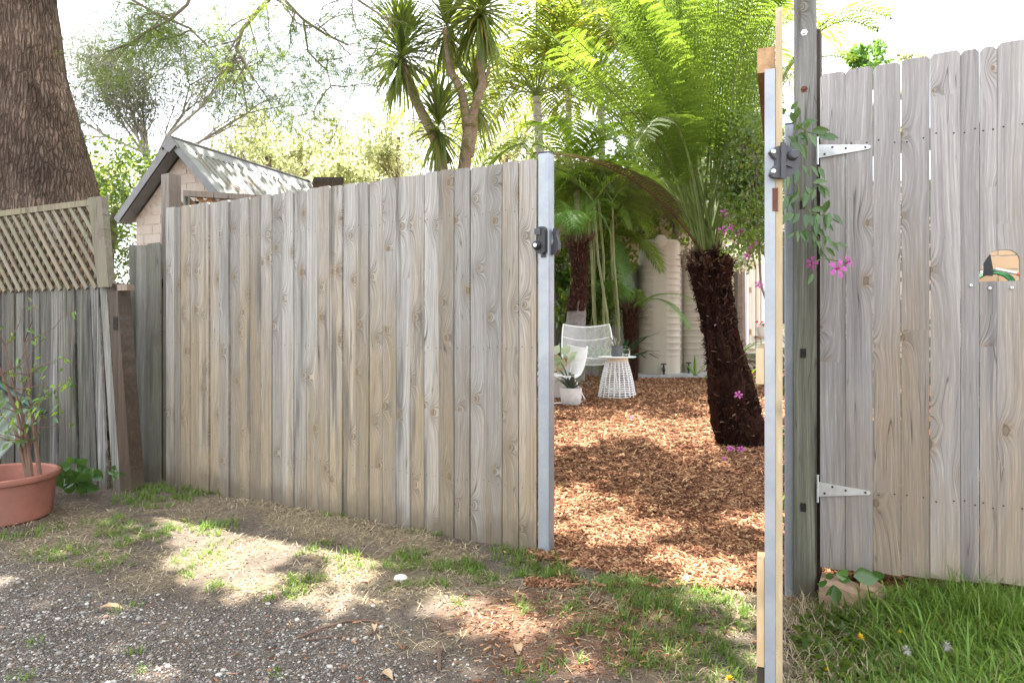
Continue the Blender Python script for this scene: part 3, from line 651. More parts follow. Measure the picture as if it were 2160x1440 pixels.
# ------------------------------------------------------------------ garden: tanks, slab, house, back fence
def g3(px, py, Y): w = W(px, py, Y); return (w.x, w.y, gzf(w.x, w.y))
M['tank'] = plain('tank_plastic', (.38, .34, .275), .5, .35, 0, .06, 4, .02)
M['slabm'] = plain('concrete', (.33, .33, .33), .85, .2, 0, .2, 14, .3)
def tank(px, Y, wdt, z0, ht, ribmask, label, lidpx):
    X = (px - 1080) / FP * Y; tk = empty('water_tank', (X, Y, z0), R(-12), label, 'water tank', 'beige rainwater tanks')
    K = 96; N = 150; V = []
    th = np.linspace(0, 2 * np.pi, K, endpoint=False)
    for i in range(N + 1):
        z = ht * i / N; ph = (z - .28) / .1
        rb = 0.
        if .28 < z < ht - .28: rb = .012 * max(0, math.cos(2 * math.pi * ph)) ** 2
        e = 1.0
        if z > ht - .1: e = math.sqrt(max(0, 1 - ((z - (ht - .1)) / .1) ** 2 * .35))
        for t in th:
            m = 1. if not ribmask else (0.0 if abs(math.sin(t * 1.0 + math.pi / 2)) < ribmask and False else float(ss(abs(((t + math.pi / 2 + math.pi) % (2 * math.pi)) - math.pi), .33, .42)))
            r = (abs(math.cos(t)) ** 3 + abs(math.sin(t)) ** 3) ** (-1 / 3.) * wdt / 2 * e
            r = r + rb * m + .008 * (1 - m)
            V.append((r * math.cos(t), r * math.sin(t) * .95, z))
    idx = np.arange((N + 1) * K).reshape(N + 1, K); nx_ = np.roll(idx, -1, 1)
    F = np.stack([idx[:-1], nx_[:-1], nx_[1:], idx[1:]], -1).reshape(-1, 4)
    np_mesh('body', V, F, M['tank'], tk, smooth=True)
    mb = MB(); mb.lathe([(wdt / 2 * .99, ht - .06), (wdt / 2 * 1.0, ht - .02), (wdt / 2 * .9, ht + .02), (wdt / 2 * .4, ht + .05), (0, ht + .055)], 32); mb.build('lid', M['tank'], tk, True)
    if lidpx:
        mb = MB(); mb.lathe([(0, .02), (.08, .02), (.09, .012), (.09, -.05)], 24); mb.build('inlet_cap', M['slabm2'], tk, True, loc=(.02, -wdt / 2 + .01, ht - .01), rot=(R(90), 0, 0))
    mb = MB(); mb.tube([(0, 0, 0), (0, -.1, 0), (0, -.13, -.03)], .022, 8); mb.tube([(0, -.08, 0), (0, -.08, .07)], .012, 8); mb.tube([(-.04, -.08, .07), (.04, -.08, .07)], .01, 8); mb.tube([(0, -.1, -.02), (0, -.11, -.2)], .016, 8)
    mb.build('tap', M['black'], tk, True, loc=(.06 if lidpx else -.2, -wdt / 2 * .95, .09))
M['slabm2'] = plain('pale_cap', (.5, .47, .42), .5, .3, 0, .05, 5)
tank(1391.5, 10.8, .635, .33, 2.06, .5, 'beige rainwater tank with a smooth front panel, left of the pair', True)
tank(1477, 11.1, .66, .33, 1.95, 0, 'fully ribbed beige water tank behind the big fern trunk, right of the pair', False)
sl = MB(); sl.box(W(1335, 0, 10.4).x, W(1515, 0, 10.4).x, 10.35, 11.7, .1, .328); o = sl.build('concrete_slab', M['slabm'], None); tag(o, 'grey concrete slab under the two water tanks', 'slab')
M['cream'] = plain('cream_paint', (.66, .58, .45), .6, .3, 0, .04, 2)
M['white'] = plain('white_paint', (.78, .78, .78), .5, .3, 0, .03, 3)
M['warmwhite'] = plain('warm_white_paint', (.74, .68, .57), .5, .3, 0, .03, 3)
M['redsill'] = plain('red_brown_sill', (.22, .08, .035), .6, .3, 0, .1, 10)
hs = empty('house', (0, 12.5, 0), 0, 'cream weatherboard house with white back door behind the garden', 'house')
zf = CAMZ - 45 / FP * 12.5
for i in range(20):                                 # weatherboards
    z = .2 + i * .17; mb = MB(); x0, x1 = .4, W(1548, 0, 12.5).x
    mb.add([(x0, -.012, z), (x1, -.012, z), (x1, 0., z + .175), (x0, 0., z + .175), (x0, .02, z), (x1, .02, z)], [(0, 1, 2, 3), (0, 4, 5, 1)]); mb.build('weatherboard', M['cream'], hs)
MB().box(.4, 9, .021, .3, 0, 3.7).build('wall', M['cream'], hs)
xa = lambda px: W(px, 0, 12.5).x
for (a, b, y0, mt, nm) in ((1549, 1571, -.06, 'white', 'corner_board'), (1572.5, 1578, -.05, 'white', 'door_frame'), (1604, 1612, -.05, 'white', 'door_frame')):
    MB().box(xa(a), xa(b), y0, .02, zf, 3.4).build(nm, M[mt], hs)
for (a, b) in ((1579, 1593), (1594, 1604)):
    d = MB().box(xa(a), xa(b) - .01, -.04, .015, zf, 3.0).build('door', M['warmwhite'], hs)
    MB().box(xa(a) + .05, xa(b) - .06, -.046, -.04, zf + .15, zf + 1.2).build('door_panel', M['warmwhite'], d)
    if a == 1579:
        for py in (612, 700): zz = CAMZ + (690 - py) / FP * 12.5; MB().box(xa(a) + .005, xa(a) + .035, -.052, -.04, zz - .05, zz + .05).build('hinge', plain('brass', (.3, .2, .1), .4, .5, .8), d)
MB().box(xa(1590), xa(1640), -.14, -.05, zf + .2, zf + .235).build('sill', M['redsill'], hs); MB().box(xa(1606), xa(1640), -.1, -.051, zf + .42, zf + .455).build('sill', M['redsill'], hs)
MB().box(xa(1612), xa(1660), -.03, .0205, zf + .46, 2.8).build('window', plain('dark_glass', (.02, .02, .02), .1, .5), hs)
for i in range(4):
    MB().box(xa(1565), xa(1640), -.25 - i * .28, .0 - i * .28 - .02, zf - .1 * (i + 1) - .03, zf - .1 * (i + 1) + .01).build('step', M['old_wood'], hs)
bf = empty('back_fence', (.5, 10.9, 0), 0, 'dark shaded paling fence at the back of the garden, left of the ferns', 'fence')
for i in range(22):
    MB().box(0, .098, 0, .015, .1, 2.05 + random.uniform(-.02, .02)).build('paling', M['old_wood'] if i < 5 else M['gate_wood'], bf, loc=(i * .101, random.uniform(-.004, .004), 0))
# brick wall and hose seen through the pet hole
n = NT('cream_brick'); p = n.pos(); c = n.mix(n.noise(p, 8, 4), (.5, .34, .2), (.62, .47, .31)); c = n.mix(n.rng(n.orand(), 0, 1, 0, .35), c, (.6, .36, .2)); M['cbrick'] = n.done(c, .85, None, .1)
bwl = empty('brick_wall', W(2050, 690, 4.3), FR, 'cream brick wall seen through the arched hole in the gate', 'wall')
MB().box(0, .9, .012, .12, -1, 1.1).build('mortar', M['warmwhite'], bwl)
for r_ in range(8):
    for q in range(4):
        MB().box(0, .225, 0, .012, 0, .075).build('brick', M['cbrick'], bwl, loc=(q * .235 - (.117 if r_ % 2 else 0) + .02, random.uniform(-.001, .001), .02 + r_ * .085))
hx = empty('hose_hanger', W(2084, 560, 4.15), FR, 'black hose bracket holding a green garden hose, seen through the gate hole', 'hose hanger')
mb = MB(); mb.prism([(-.022, -.03), (.028, -.035), (.012, .07), (0, .075), (-.024, .045)], 0, .01); mb.prism([(-.03, -.06), (.02, -.065), (.022, -.035), (0, -.02), (-.025, -.03)], -.05, 0); mb.build('bracket', M['black'], hx)
M['hosem'] = plain('green_hose', (.02, .14, .05), .4, .4)
for q in range(3):
    MB().tube([(.02 + (.10 + q * .012) * math.cos(a), -.03 + q * .012, -.15 + (.10 + q * .01) * math.sin(a)) for a in np.linspace(0, 2 * math.pi, 20)], .007, 6, False).build('hose_loop', M['hosem'], hx, True)
MB().tube([(.03, -.08, -.03), (.13, -.09, -.06)], .01, 8).build('nozzle', M['zinc'], hx, True); MB().tube([(.13, -.09, -.06), (.15, -.09, -.066)], .011, 8).build('nozzle_tip', plain('orange_tip', (.7, .12, .03)), hx, True)

# ------------------------------------------------------------------ garden furniture and pots
M['wirewhite'] = plain('white_powder_coat', (.78, .78, .77), .4, .4, 0, .02)
def chair(name, loc, rz, label):
    ch = empty(name, loc, rz, label, 'garden chair', 'white wire garden chairs')
    # side profile (y: back +, z), the chair faces -y
    prof = [(-.30, .40), (-.26, .365), (-.1, .31), (.08, .30), (.18, .34), (.25, .5), (.30, .68), (.33, .78)]
    def P(u, f):                                    # u -1..1 across, f along
        i = f * (len(prof) - 1); k = min(int(i), len(prof) - 2); w = i - k
        y = prof[k][0] * (1 - w) + prof[k + 1][0] * w; z = prof[k][1] * (1 - w) + prof[k + 1][1] * w
        wd = .30 + .04 * math.sin(math.pi * f)
        return Vector((u * wd, y - .10 * u * u * (f > .5) * (f - .3), z + .09 * u * u * (1 - abs(f - .4))))
    mb = MB()
    for u in np.linspace(-1, 1, 46): mb.tube([P(u, f) for f in np.linspace(0, 1, 9)], .0028, 4, False)
    mb.build('woven_seat', M['wirewhite'], ch, True)
    mb = MB()
    rim = [P(u, 0) for u in np.linspace(-1, 1, 7)] + [P(1, f) for f in np.linspace(.1, 1, 9)] + [P(u, 1) for u in np.linspace(.8, -1, 7)] + [P(-1, f) for f in np.linspace(.9, 0, 9)]
    mb.tube(rim, .009, 6, False); mb.tube([P(u, .8) for u in np.linspace(-1, 1, 7)], .005, 5); mb.tube([P(u, .3) for u in np.linspace(-1, 1, 7)], .005, 5); mb.build('rim', M['wirewhite'], ch, True)
    for s in (-1, 1):
        MB().tube([(s * .22, -.22, .36), (s * .25, -.26, .05), (s * .25, -.22, .01), (s * .25, .2, .01), (s * .25, .25, .05), (s * .22, .12, .33)], .009, 6).build('sled_leg', M['wirewhite'], ch, True)
    return ch
x, y, z = g3(1248, 0, 8.45); chair('wire_chair', (x, y, z + .02), R(8), 'white wire chair with tall backrest behind the wicker side table')
x, y, z = g3(1218, 0, 7.85); chair('wire_chair', (x - .20, y, z + .0), R(-70), 'white wire chair turned sideways behind the aloe pot').scale = (.85, .85, .78)
x, y, z = g3(1301.5, 0, 8.0)
wt = empty('wicker_table', (x, y, z), 0, 'white wicker side table with round top standing on the bark mulch', 'side table')
mb = MB()
def wr(z): f = z / .42; return .212 - .085 * f ** 1.6 + (.006 if f < .1 else 0)
for i in range(16):
    z_ = .012 + i * .026; mb.tube([(wr(z_) * math.cos(a), wr(z_) * math.sin(a), z_ + .003 * math.sin(9 * a)) for a in np.linspace(0, 2 * math.pi, 33)], .0055, 5, False)
mb.build('cane_ring', M['wirewhite'], wt, True)['kind'] = 'stuff'
mb = MB()
for j in range(20):
    a = 2 * math.pi * j / 20; mb.tube([(wr(z_) * .985 * math.cos(a), wr(z_) * .985 * math.sin(a), z_) for z_ in np.linspace(.0, .42, 6)], .006, 5, False)
mb.build('cane_upright', M['wirewhite'], wt, True)['kind'] = 'stuff'
mb = MB(); mb.lathe([(.13, .415), (.13, .462), (.0, .463)], 28); mb.build('collar', M['warmwhite'], wt, True)
mb = MB(); mb.lathe([(0, .464), (.22, .464), (.222, .468), (.22, .472), (0, .473)], 36); mb.build('table_top', M['white'], wt, True)
def rpot(name, loc, r0, r1, h, mat, label, cat='pot', wall=.012):
    p = empty(name, loc, 0, label, cat)
    mb = MB(); mb.lathe([(0, 0), (r0 * .9, 0), (r0, .01), ((r0 + r1) / 2 * 1.04, h * .45), (r1, h * .97), (r1, h), (r1 - wall, h), (r1 - wall - .004, h * .8), (0, h * .8)], 32); mb.build('pot', mat, p, True); return p
M['conc_white'] = plain('white_concrete', (.62, .6, .58), .8, .2, 0, .1, 20, .15, (.45, .42, .4))
M['darkgrey'] = plain('grey_ceramic', (.09, .095, .1), .6, .3, 0, .1, 20)
x, y, z = g3(1204.5, 0, 7.65); ap = rpot('plant_pot', (x, y, z), .105, .122, .19, M['conc_white'], 'small white concrete pot holding a spiky aloe beside the wire chair')
x, y, z = g3(1181, 0, 8.1); bp_ = rpot('plant_pot', (x, y, z), .13, .15, .27, M['conc_white'], 'larger white pot at the edge of the gate post holding a variegated plant')
x, y, z = g3(1301.5, 0, 8.0); gp = rpot('plant_pot', (x - .005, y - .03, z + .473), .062, .066, .125, M['darkgrey'], 'small dark grey pot with a spiky air plant on the wicker table')
n = NT('clear_glass'); M['glass'] = n.done((.95, .97, .97), .03, None, .5, 0, extra={'Transmission Weight': 1.0, 'IOR': 1.2})
jar = MB(); jar.lathe([(.0, .0), (.045, 0), (.052, .03), (.05, .08), (.047, .085), (.043, .08), (.045, .03), (0, .01)], 24); jo = jar.build('glass_jar', M['glass'], None, True, loc=(x + .1, y - .02, z + .4735)); tag(jo, 'small round glass jar on the wicker table beside the grey pot', 'jar')
# big terracotta pot, left
M['terra'] = plain('terracotta_plastic', (.27, .11, .078), .7, .25, 0, .25, 6, .15, (.19, .12, .10))
M['potsoil'] = plain('potting_soil', (.05, .035, .025), .95, .1, 0, .4, 40, .8)
tp_ = empty('terracotta_pot', (-2.845, 3.76, gzf(-2.845, 3.76) - .01), 0, 'big shallow terracotta coloured pot standing by the old fence', 'pot')
mb = MB(); mb.lathe([(0, 0), (.245, 0), (.262, .015), (.285, .22), (.27, .225), (.262, .14), (0, .14)], 48); mb.build('pot', M['terra'], tp_, True)
mb = MB(); mb.lathe([(.284, .215), (.300, .222), (.305, .235), (.300, .25), (.285, .254), (.272, .245), (.27, .222)], 48); mb.build('rim', M['terra'], tp_, True)
mb = MB(); mb.lathe([(0, .15), (.2, .146), (.264, .142)], 32); mb.build('soil', M['potsoil'], tp_, True)
# green corrugated sheet leaning behind the pot
M['greeniron'] = plain('green_corrugated', (.20, .235, .19), .55, .35, .05, .15, 6, .05, (.15, .14, .11)); M['greentrim'] = plain('green_trim', (.05, .10, .075), .5, .35, 0, .1)
gs = empty('corrugated_sheet', W(0, 1000, 4.3), 0, 'green corrugated metal sheet with dark green edge leaning on the old fence', 'metal sheet')
cn = W(92, 866, 4.42); ul = (W(-60, 766, 4.5) - cn).normalized(); dl = (W(-14, 1010, 4.12) - cn); dl = (dl - ul * dl.dot(ul) * .35).normalized()
nn = ul.cross(dl).normalized(); Pc = .072; u = np.linspace(0, .62, 96); v = np.linspace(0, .62, 3); U, Vv = np.meshgrid(u, v); hh = .012 * np.sin(2 * np.pi * U / Pc)
o0 = gs.location; V = (np.array(cn - o0)[None, None] + U[..., None] * np.array(ul) + Vv[..., None] * np.array(dl) + hh[..., None] * np.array(nn)).reshape(-1, 3)
idx = np.arange(U.size).reshape(U.shape); Fq = np.stack([idx[:-1, :-1], idx[:-1, 1:], idx[1:, 1:], idx[1:, :-1]], -1).reshape(-1, 4)
o = np_mesh('sheet', V, Fq, M['greeniron'], gs, smooth=True); m = o.modifiers.new('thick', 'SOLIDIFY'); m.thickness = .002
MB().tube([cn - o0 - ul * .02 + Vector((0, -.02, 0)), cn - o0 + ul * .62 + Vector((0, -.02, 0))], .03, 6, flat=.5).build('edge_trim', M['greentrim'], gs)
# sandstone edging under the right gate
M['sandstone'] = plain('sandstone', (.42, .29, .2), .9, .15, 0, .2, 15, .4, (.12, .09, .07))
for i, (p0, p1, yo) in enumerate(((1727, 1815, -.01), (1820, 1880, .02))):
    a, b = fence_pt(p0), fence_pt(p1); L = math.hypot(b[0] - a[0], b[1] - a[1])
    mb = MB(); q = [(0, -.02), (L, -.04), (L - .01, .055), (L * .5, .07), (0, .075)]; mb.prism(q, -.04, .09)
    o = mb.build('sandstone_edging', M['sandstone'], None, loc=(a[0], a[1] + yo, .02), rot=(0, 0, FR)); tag(o, ('pinkish sandstone slab lying under the right gate beside the timber post', 'shorter sandstone piece half buried in grass under the right gate')[i], 'stone', 'stones under the right gate')
# ------------------------------------------------------------------ foliage tools (vectorised)
def unit(v): return v / np.maximum(np.linalg.norm(v, axis=-1, keepdims=True), 1e-9)
def leaf_quads(P, D, L, Wd, up=None, fold=.0):
    """diamond leaves: base P, direction D, length L, width Wd"""
    N = len(P); D = unit(D); rv = rng.normal(size=(N, 3)) if up is None else up + rng.normal(size=(N, 3)) * .35
    S = unit(np.cross(D, rv)); L = np.asarray(L)[:, None] if np.ndim(L) else L; Wd = np.asarray(Wd)[:, None] if np.ndim(Wd) else Wd
    mid = P + D * L * .45
    V = np.stack([P, mid + S * Wd / 2, P + D * L, mid - S * Wd / 2], 1).reshape(-1, 3)
    F = np.arange(N * 4).reshape(N, 4); return V, F
def cloud(name, mat, centers, rad, n_per, L, Wd, parent=None, droop=0.2, flat=.6, rndr=None):
    centers = np.asarray(centers, float); m = len(centers); N = m * n_per
    rad = np.repeat(np.broadcast_to(np.asarray(rad, float), (m,)), n_per)
    o = rng.normal(size=(N, 3)); o = unit(o) * (rng.random(N) ** .5)[:, None] * rad[:, None]; o[:, 2] *= flat
    P = np.repeat(centers, n_per, 0) + o
    D = unit(o) + rng.normal(size=(N, 3)) * .7; D[:, 2] -= droop
    l = L * rng.uniform(.6, 1.25, N)
    V, F = leaf_quads(P, D, l, Wd * rng.uniform(.7, 1.2, N))
    r = np.clip(np.repeat(rng.random(m), n_per) * .4 + rng.random(N) * .6, 0, 1)
    return np_mesh(name, V, F, mat, parent, np.repeat(r, 4))
def straps(P, az, el, L, Wd, droop, seg=4, fold=0.):
    """strap leaves: start P (N,3), azimuth, elevation, length, width, droop (curl towards ground)"""
    N = len(P); pts = [P.copy()]; e = el.copy(); p = P.copy()
    for i in range(seg):
        d = np.stack([np.cos(e) * np.cos(az), np.cos(e) * np.sin(az), np.sin(e)], -1); p = p + d * (L / seg)[:, None]; pts.append(p.copy())
        e = np.maximum(e - droop * (i + 1) / seg * 1.4, -1.45)
    S = np.stack([-np.sin(az), np.cos(az), np.zeros(N)], -1)
    w = [.55, 1.0, .9, .6, .05] if seg == 4 else ([.8, 1., .05] if seg == 2 else [.8, 1., .7, .05])
    V = np.stack([np.stack([q - S * (Wd * ww / 2)[:, None], q + S * (Wd * ww / 2)[:, None]], 1) for q, ww in zip(pts, w)], 1)   # N,seg+1,2,3
    base = np.arange(N)[:, None] * (2 * (seg + 1)); F = []
    for i in range(seg): F.append(np.stack([base[:, 0] + 2 * i, base[:, 0] + 2 * i + 1, base[:, 0] + 2 * i + 3, base[:, 0] + 2 * i + 2], -1))
    return V.reshape(-1, 3), np.concatenate(F), 2 * (seg + 1)
def bez(pts, n):
    P = [np.array(p, float) for p in pts]; t = np.linspace(0, 1, n)[:, None]; k = len(P) - 1
    if k == 2: return P[0] * (1 - t) ** 2 + 2 * P[1] * t * (1 - t) + P[2] * t * t
    return P[0] * (1 - t) ** 3 + 3 * P[1] * t * (1 - t) ** 2 + 3 * P[2] * t * t * (1 - t) + P[3] * t ** 3
def fern_frond(name, ctrl, Lmax, mat, smat, parent, NP=46, NM=15, start=.16, droop=.25, pin=.03, rr=.009, lab=None):
    cur = bez(ctrl, NP + 10); T = unit(np.gradient(cur, axis=0)); up = np.array([0, 0, 1.])
    S = unit(np.cross(T, up) + 1e-6); Nn = unit(np.cross(S, T))
    i0 = int(start * len(cur)); ids = np.arange(i0, len(cur)); s = (ids - i0) / max(1, len(ids) - 1)
    prof = np.minimum(1, s * 4.0 + .35) * np.sqrt(np.clip(1 - s ** 1.8, 0, 1)) ** .9; Vs = []; 
    for sd_ in (-1, 1):
        Lp = Lmax * prof * rng.uniform(.9, 1.05, len(ids))
        d = unit(S[ids] * sd_ + T[ids] * .35 + Nn[ids] * .12)
        t = np.linspace(.04, 1, NM)
        Q = cur[ids][:, None] + d[:, None] * (Lp[:, None] * t[None])[..., None]
        Q[..., 2] -= droop * Lp[:, None] * t[None] ** 2
        Q += (rng.normal(size=(len(ids), 1, 3)) * .012) * t[None, :, None]
        for s2 in (-1, 1):
            pd = unit(T[ids][:, None] * s2 + d[:, None] * .45 + rng.normal(size=Q.shape) * .06)
            ln = pin * Lmax / .3 * (1 - .75 * t[None]) * (.5 + .5 * prof[:, None]) * rng.uniform(.85, 1.15, Q.shape[:2])
            tip = Q + pd * ln[..., None]; w = unit(d)[:, None] * (Lmax / NM * .36)
            mid = (Q + tip) / 2
            Vs.append(np.stack([Q, mid + w, tip, mid - w], 2).reshape(-1, 3))
    V = np.concatenate(Vs); F = np.arange(len(V)).reshape(-1, 4)
    r = np.repeat(np.clip(rng.random(len(F)) * .5 + .25 + .2 * rng.normal(), 0, 1), 4)
    o = np_mesh(name, V, F, mat, parent, r)
    if lab: o['label'] = lab
    mb = MB(); k = len(cur); mb.tube([Vector(c) for c in cur[::3]], [rr * (1 - .8 * i / (len(cur[::3]))) for i in range(len(cur[::3]))], 5); mb.build('rachis', smat, o, True)
    return o
def palm_frond(name, ctrl, Lmax, mat, smat, parent, NP=42, wd=.03, start=.2, droop=.5, rr=.008, vee=.35):
    cur = bez(ctrl, NP + 8); T = unit(np.gradient(cur, axis=0)); S = unit(np.cross(T, np.array([0, 0, 1.])) + 1e-6); Nn = unit(np.cross(S, T))
    i0 = int(start * len(cur)); ids = np.arange(i0, len(cur)); s = (ids - i0) / (len(ids) - 1); prof = np.sin(np.pi * np.clip(.16 + .8 * s, 0, 1)) ** .6
    Vs = []
    for sd_ in (-1, 1):
        L = Lmax * prof * rng.uniform(.85, 1.1, len(ids)); d = unit(S[ids] * sd_ + T[ids] * (.55 + .5 * s[:, None]) + Nn[ids] * vee + rng.normal(size=(len(ids), 3)) * .08)
        a = cur[ids]; b = a + d * (L * .5)[:, None]; b[:, 2] -= droop * L * .14; c = a + d * L[:, None]; c[:, 2] -= droop * L * .6
        w = unit(np.cross(d, Nn[ids] + .3)) * wd / 2
        Vs.append(np.stack([a - w * .4, b - w, b + w, a + w * .4], 1).reshape(-1, 3)); Vs.append(np.stack([b - w, c - w * .08, c + w * .08, b + w], 1).reshape(-1, 3))
    V = np.concatenate(Vs); F = np.arange(len(V)).reshape(-1, 4)
    o = np_mesh(name, V, F, mat, parent, np.repeat(rng.random(len(F)), 4))
    mb = MB(); cc = cur[::3]; mb.tube([Vector(c) for c in cc], [rr * (1 - .8 * i / len(cc)) for i in range(len(cc))], 5); mb.build('rachis', smat, o, True)
    return o
def wiggle(p0, p1, n, amp, rnd=random):
    p0 = Vector(p0); p1 = Vector(p1); L = (p1 - p0).length; out = []
    for i in range(n + 1):
        f = i / n; q = p0.lerp(p1, f)
        if 0 < i: q = q + Vector((rnd.uniform(-1, 1), rnd.uniform(-1, 1), rnd.uniform(-1, 1))) * amp * L
        out.append(q)
    return out
def branching(mb, p, d, L, r, lev, tips, rnd, spread=.55, kids=(2, 3), up=.1, shrink=.68, curve=.22):
    n = 4; pts = [Vector(p)]; dd = Vector(d).normalized(); q = Vector(p)
    for i in range(n):
        dd = (dd + Vector((rnd.uniform(-1, 1), rnd.uniform(-1, 1), rnd.uniform(-1, 1))) * curve + Vector((0, 0, up * .3))).normalized(); q = q + dd * L / n; pts.append(q.copy())
    r1 = r * .62; mb.tube(pts, [r + (r1 - r) * i / n for i in range(n + 1)], 5 if r < .03 else 8, False)
    if lev == 0: tips.append((pts[-1], dd)); return
    if lev <= 2: tips.append((pts[2], dd))
    for k in range(rnd.randint(*kids)):
        st = pts[-1] if k < 2 else pts[2]
        nd = (dd + Vector((rnd.uniform(-1, 1), rnd.uniform(-1, 1), rnd.uniform(-.7, 1))) * spread * 1.6 + Vector((0, 0, up))).normalized()
        branching(mb, st, nd, L * shrink * rnd.uniform(.8, 1.2), r1 * .85, lev - 1, tips, rnd, spread, kids, up, shrink, curve)

# bark
n = NT('rough_bark'); p = n.obj(); x_, y_, z_ = n.sep(p)
bv = n.xyz(n.math('MULTIPLY', x_, 42), n.math('MULTIPLY', y_, 42), n.math('MULTIPLY', z_, 5.5))
v1 = n.n('ShaderNodeTexVoronoi', dict(feature='DISTANCE_TO_EDGE'), Vector=n.n('ShaderNodeVectorMath', dict(operation='ADD'), i0=bv, i1=n.n('ShaderNodeTexNoise', None, Vector=p, Scale=14., Detail=4.).outputs['Color']).outputs[0], Scale=1.0).outputs['Distance']
nz = n.noise(bv, .8, 6, .75); n4 = n.noise(p, 2.2, 4)
c = n.mix(n.rng(nz, .3, .7), (.15, .10, .075), (.46, .345, .27)); c = n.mix(n.rng(n4, .4, .62, 0, .75), c, (.07, .05, .042))
c = n.mix(n.rng(v1, 0, .13, .6, 0), c, (.022, .016, .012)); h = n.math('ADD', n.rng(v1, 0, .3), n.math('MULTIPLY', nz, .8))
M['bark'] = n.done(c, .92, n.bump(h, 1.0, .05), .1)
M['twig'] = plain('twig_bark', (.17, .135, .11), .85, .15, 0, .25, 20, .2)
M['palepalm'] = plain('pale_ringed_palm_bark', (.33, .31, .27), .8, .2, 0, .25, 14, .3, (.2, .17, .13))
M['greytwig'] = plain('grey_twig_bark', (.30, .27, .245), .85, .15, 0, .2, 20)
M['palmbark'] = plain('grey_palm_bark', (.17, .15, .14), .85, .15, 0, .3, 14, .4, (.09, .08, .07))
M['cordbark'] = plain('cordyline_bark', (.27, .195, .14), .85, .15, 0, .25, 25, .4, (.14, .1, .08))
n = NT('fern_trunk_fibre'); p = n.obj(); x_, y_, z_ = n.sep(p); q = n.xyz(n.math('MULTIPLY', x_, 60), n.math('MULTIPLY', y_, 60), n.math('MULTIPLY', z_, 14))
f = n.noise(q, 1.0, 5, .7); c = n.mix(n.rng(f, .38, .68), (.012, .007, .006), (.075, .034, .022)); c = n.mix(n.rng(n.noise(p, 6, 3), .45, .7, 0, .5), c, (.055, .018, .012))
M['fibre'] = n.done(c, .95, n.bump(f, 1.0, .05), .05)
M['stub2'] = plain('pale_dry_stub', (.19, .12, .08), .85, .15, 0, .5, 25, .2, (.04, .03, .02))
M['stub'] = plain('old_frond_stub', (.085, .048, .032), .85, .15, 0, .6, 25, .2, (.03, .02, .016))
M['stipe'] = plain('green_stipe', (.11, .15, .035), .5, .3, 0, .3, 8, 0, (.07, .05, .025)); M['brownstipe'] = plain('brown_stipe', (.075, .04, .02), .7, .2, 0, .3, 8)
M['cane'] = plain('palm_cane', (.17, .19, .08), .5, .3, 0, .25, 9, .05, (.2, .14, .06)); M['sappling'] = plain('sapling_bark', (.14, .085, .06), .8, .2, 0, .2, 20)
M['fern'] = leafmat('fern_green', (.05, .10, .014), (.10, .16, .022), (.32, .46, .05), .5, .5)
M['ferndk'] = leafmat('fern_dark', (.04, .08, .016), (.08, .13, .024), (.24, .36, .035), .42, .5)
M['fernpale'] = leafmat('fern_fresh', (.07, .17, .04), (.12, .24, .06), (.25, .45, .07), .4, .5)
M['fernold'] = leafmat('fern_withered', (.11, .085, .045), (.15, .13, .075), (.12, .11, .04), .25, .7, .1)
M['golden'] = leafmat('golden_palm', (.08, .13, .02), (.13, .17, .028), (.31, .39, .045), .5, .45, c3=(.42, .26, .02))
M['palmg'] = leafmat('palm_green', (.06, .12, .025), (.12, .19, .03), (.32, .46, .05), .45, .4)
M['cord'] = leafmat('cordyline_leaf', (.07, .11, .045), (.13, .18, .055), (.38, .46, .07), .42, .35, .5, c3=(.2, .15, .04))
M['jaca'] = leafmat('jacaranda_leaf', (.05, .09, .012), (.09, .13, .02), (.28, .38, .05), .45, .5)
M['willow'] = leafmat('grey_leaf', (.09, .105, .07), (.15, .165, .11), (.2, .23, .12), .35, .5)
M['pale'] = leafmat('pale_hazed_leaf', (.22, .25, .11), (.32, .34, .17), (.5, .53, .24), .5, .5)  # pale leaves whitened further, putting distance haze into their colour
M['shrub'] = leafmat('shrub_leaf', (.04, .08, .02), (.09, .14, .028), (.26, .38, .04), .4, .35, .5, c3=(.12, .08, .04))
M['grass'] = leafmat('grass_blade', (.09, .18, .028), (.18, .285, .045), (.28, .42, .05), .35, .45, c3=(.24, .22, .08))
M['vineleaf'] = leafmat('vine_leaf', (.04, .10, .025), (.09, .17, .045), (.2, .36, .04), .3, .25, .6)
M['broml'] = leafmat('bromeliad_leaf', (.11, .26, .02), (.24, .38, .03), (.5, .65, .05), .45, .35)
M['darkstrap'] = leafmat('dark_strap_leaf', (.015, .06, .02), (.03, .09, .025), (.05, .15, .03), .25, .25, .6)
M['aloe'] = leafmat('aloe_leaf', (.07, .035, .02), (.11, .17, .12), (.08, .1, .05), .1, .4)
M['airp'] = leafmat('air_plant', (.2, .16, .14), (.28, .3, .24), (.2, .2, .1), .1, .5)
M['petal'] = leafmat('pink_petal', (.55, .13, .42), (.68, .24, .56), (.6, .15, .45), .35, .5)
M['throat'] = plain('flower_throat', (.25, .01, .08), .6); M['redf'] = leafmat('red_flower', (.55, .04, .08), (.7, .12, .15), (.6, .05, .06), .3)
M['yellow'] = leafmat('yellow_petal', (.8, .5, .01), (.85, .62, .02), (.8, .5, .02), .3)
M['calad'] = leafmat('caladium', (.3, .42, .2), (.7, .75, .62), (.5, .6, .3), .35, .4, c3=(.5, .06, .05))
M['deadleaf'] = leafmat('dead_leaf', (.22, .13, .07), (.42, .3, .19), (.2, .1, .04), .15, .7)

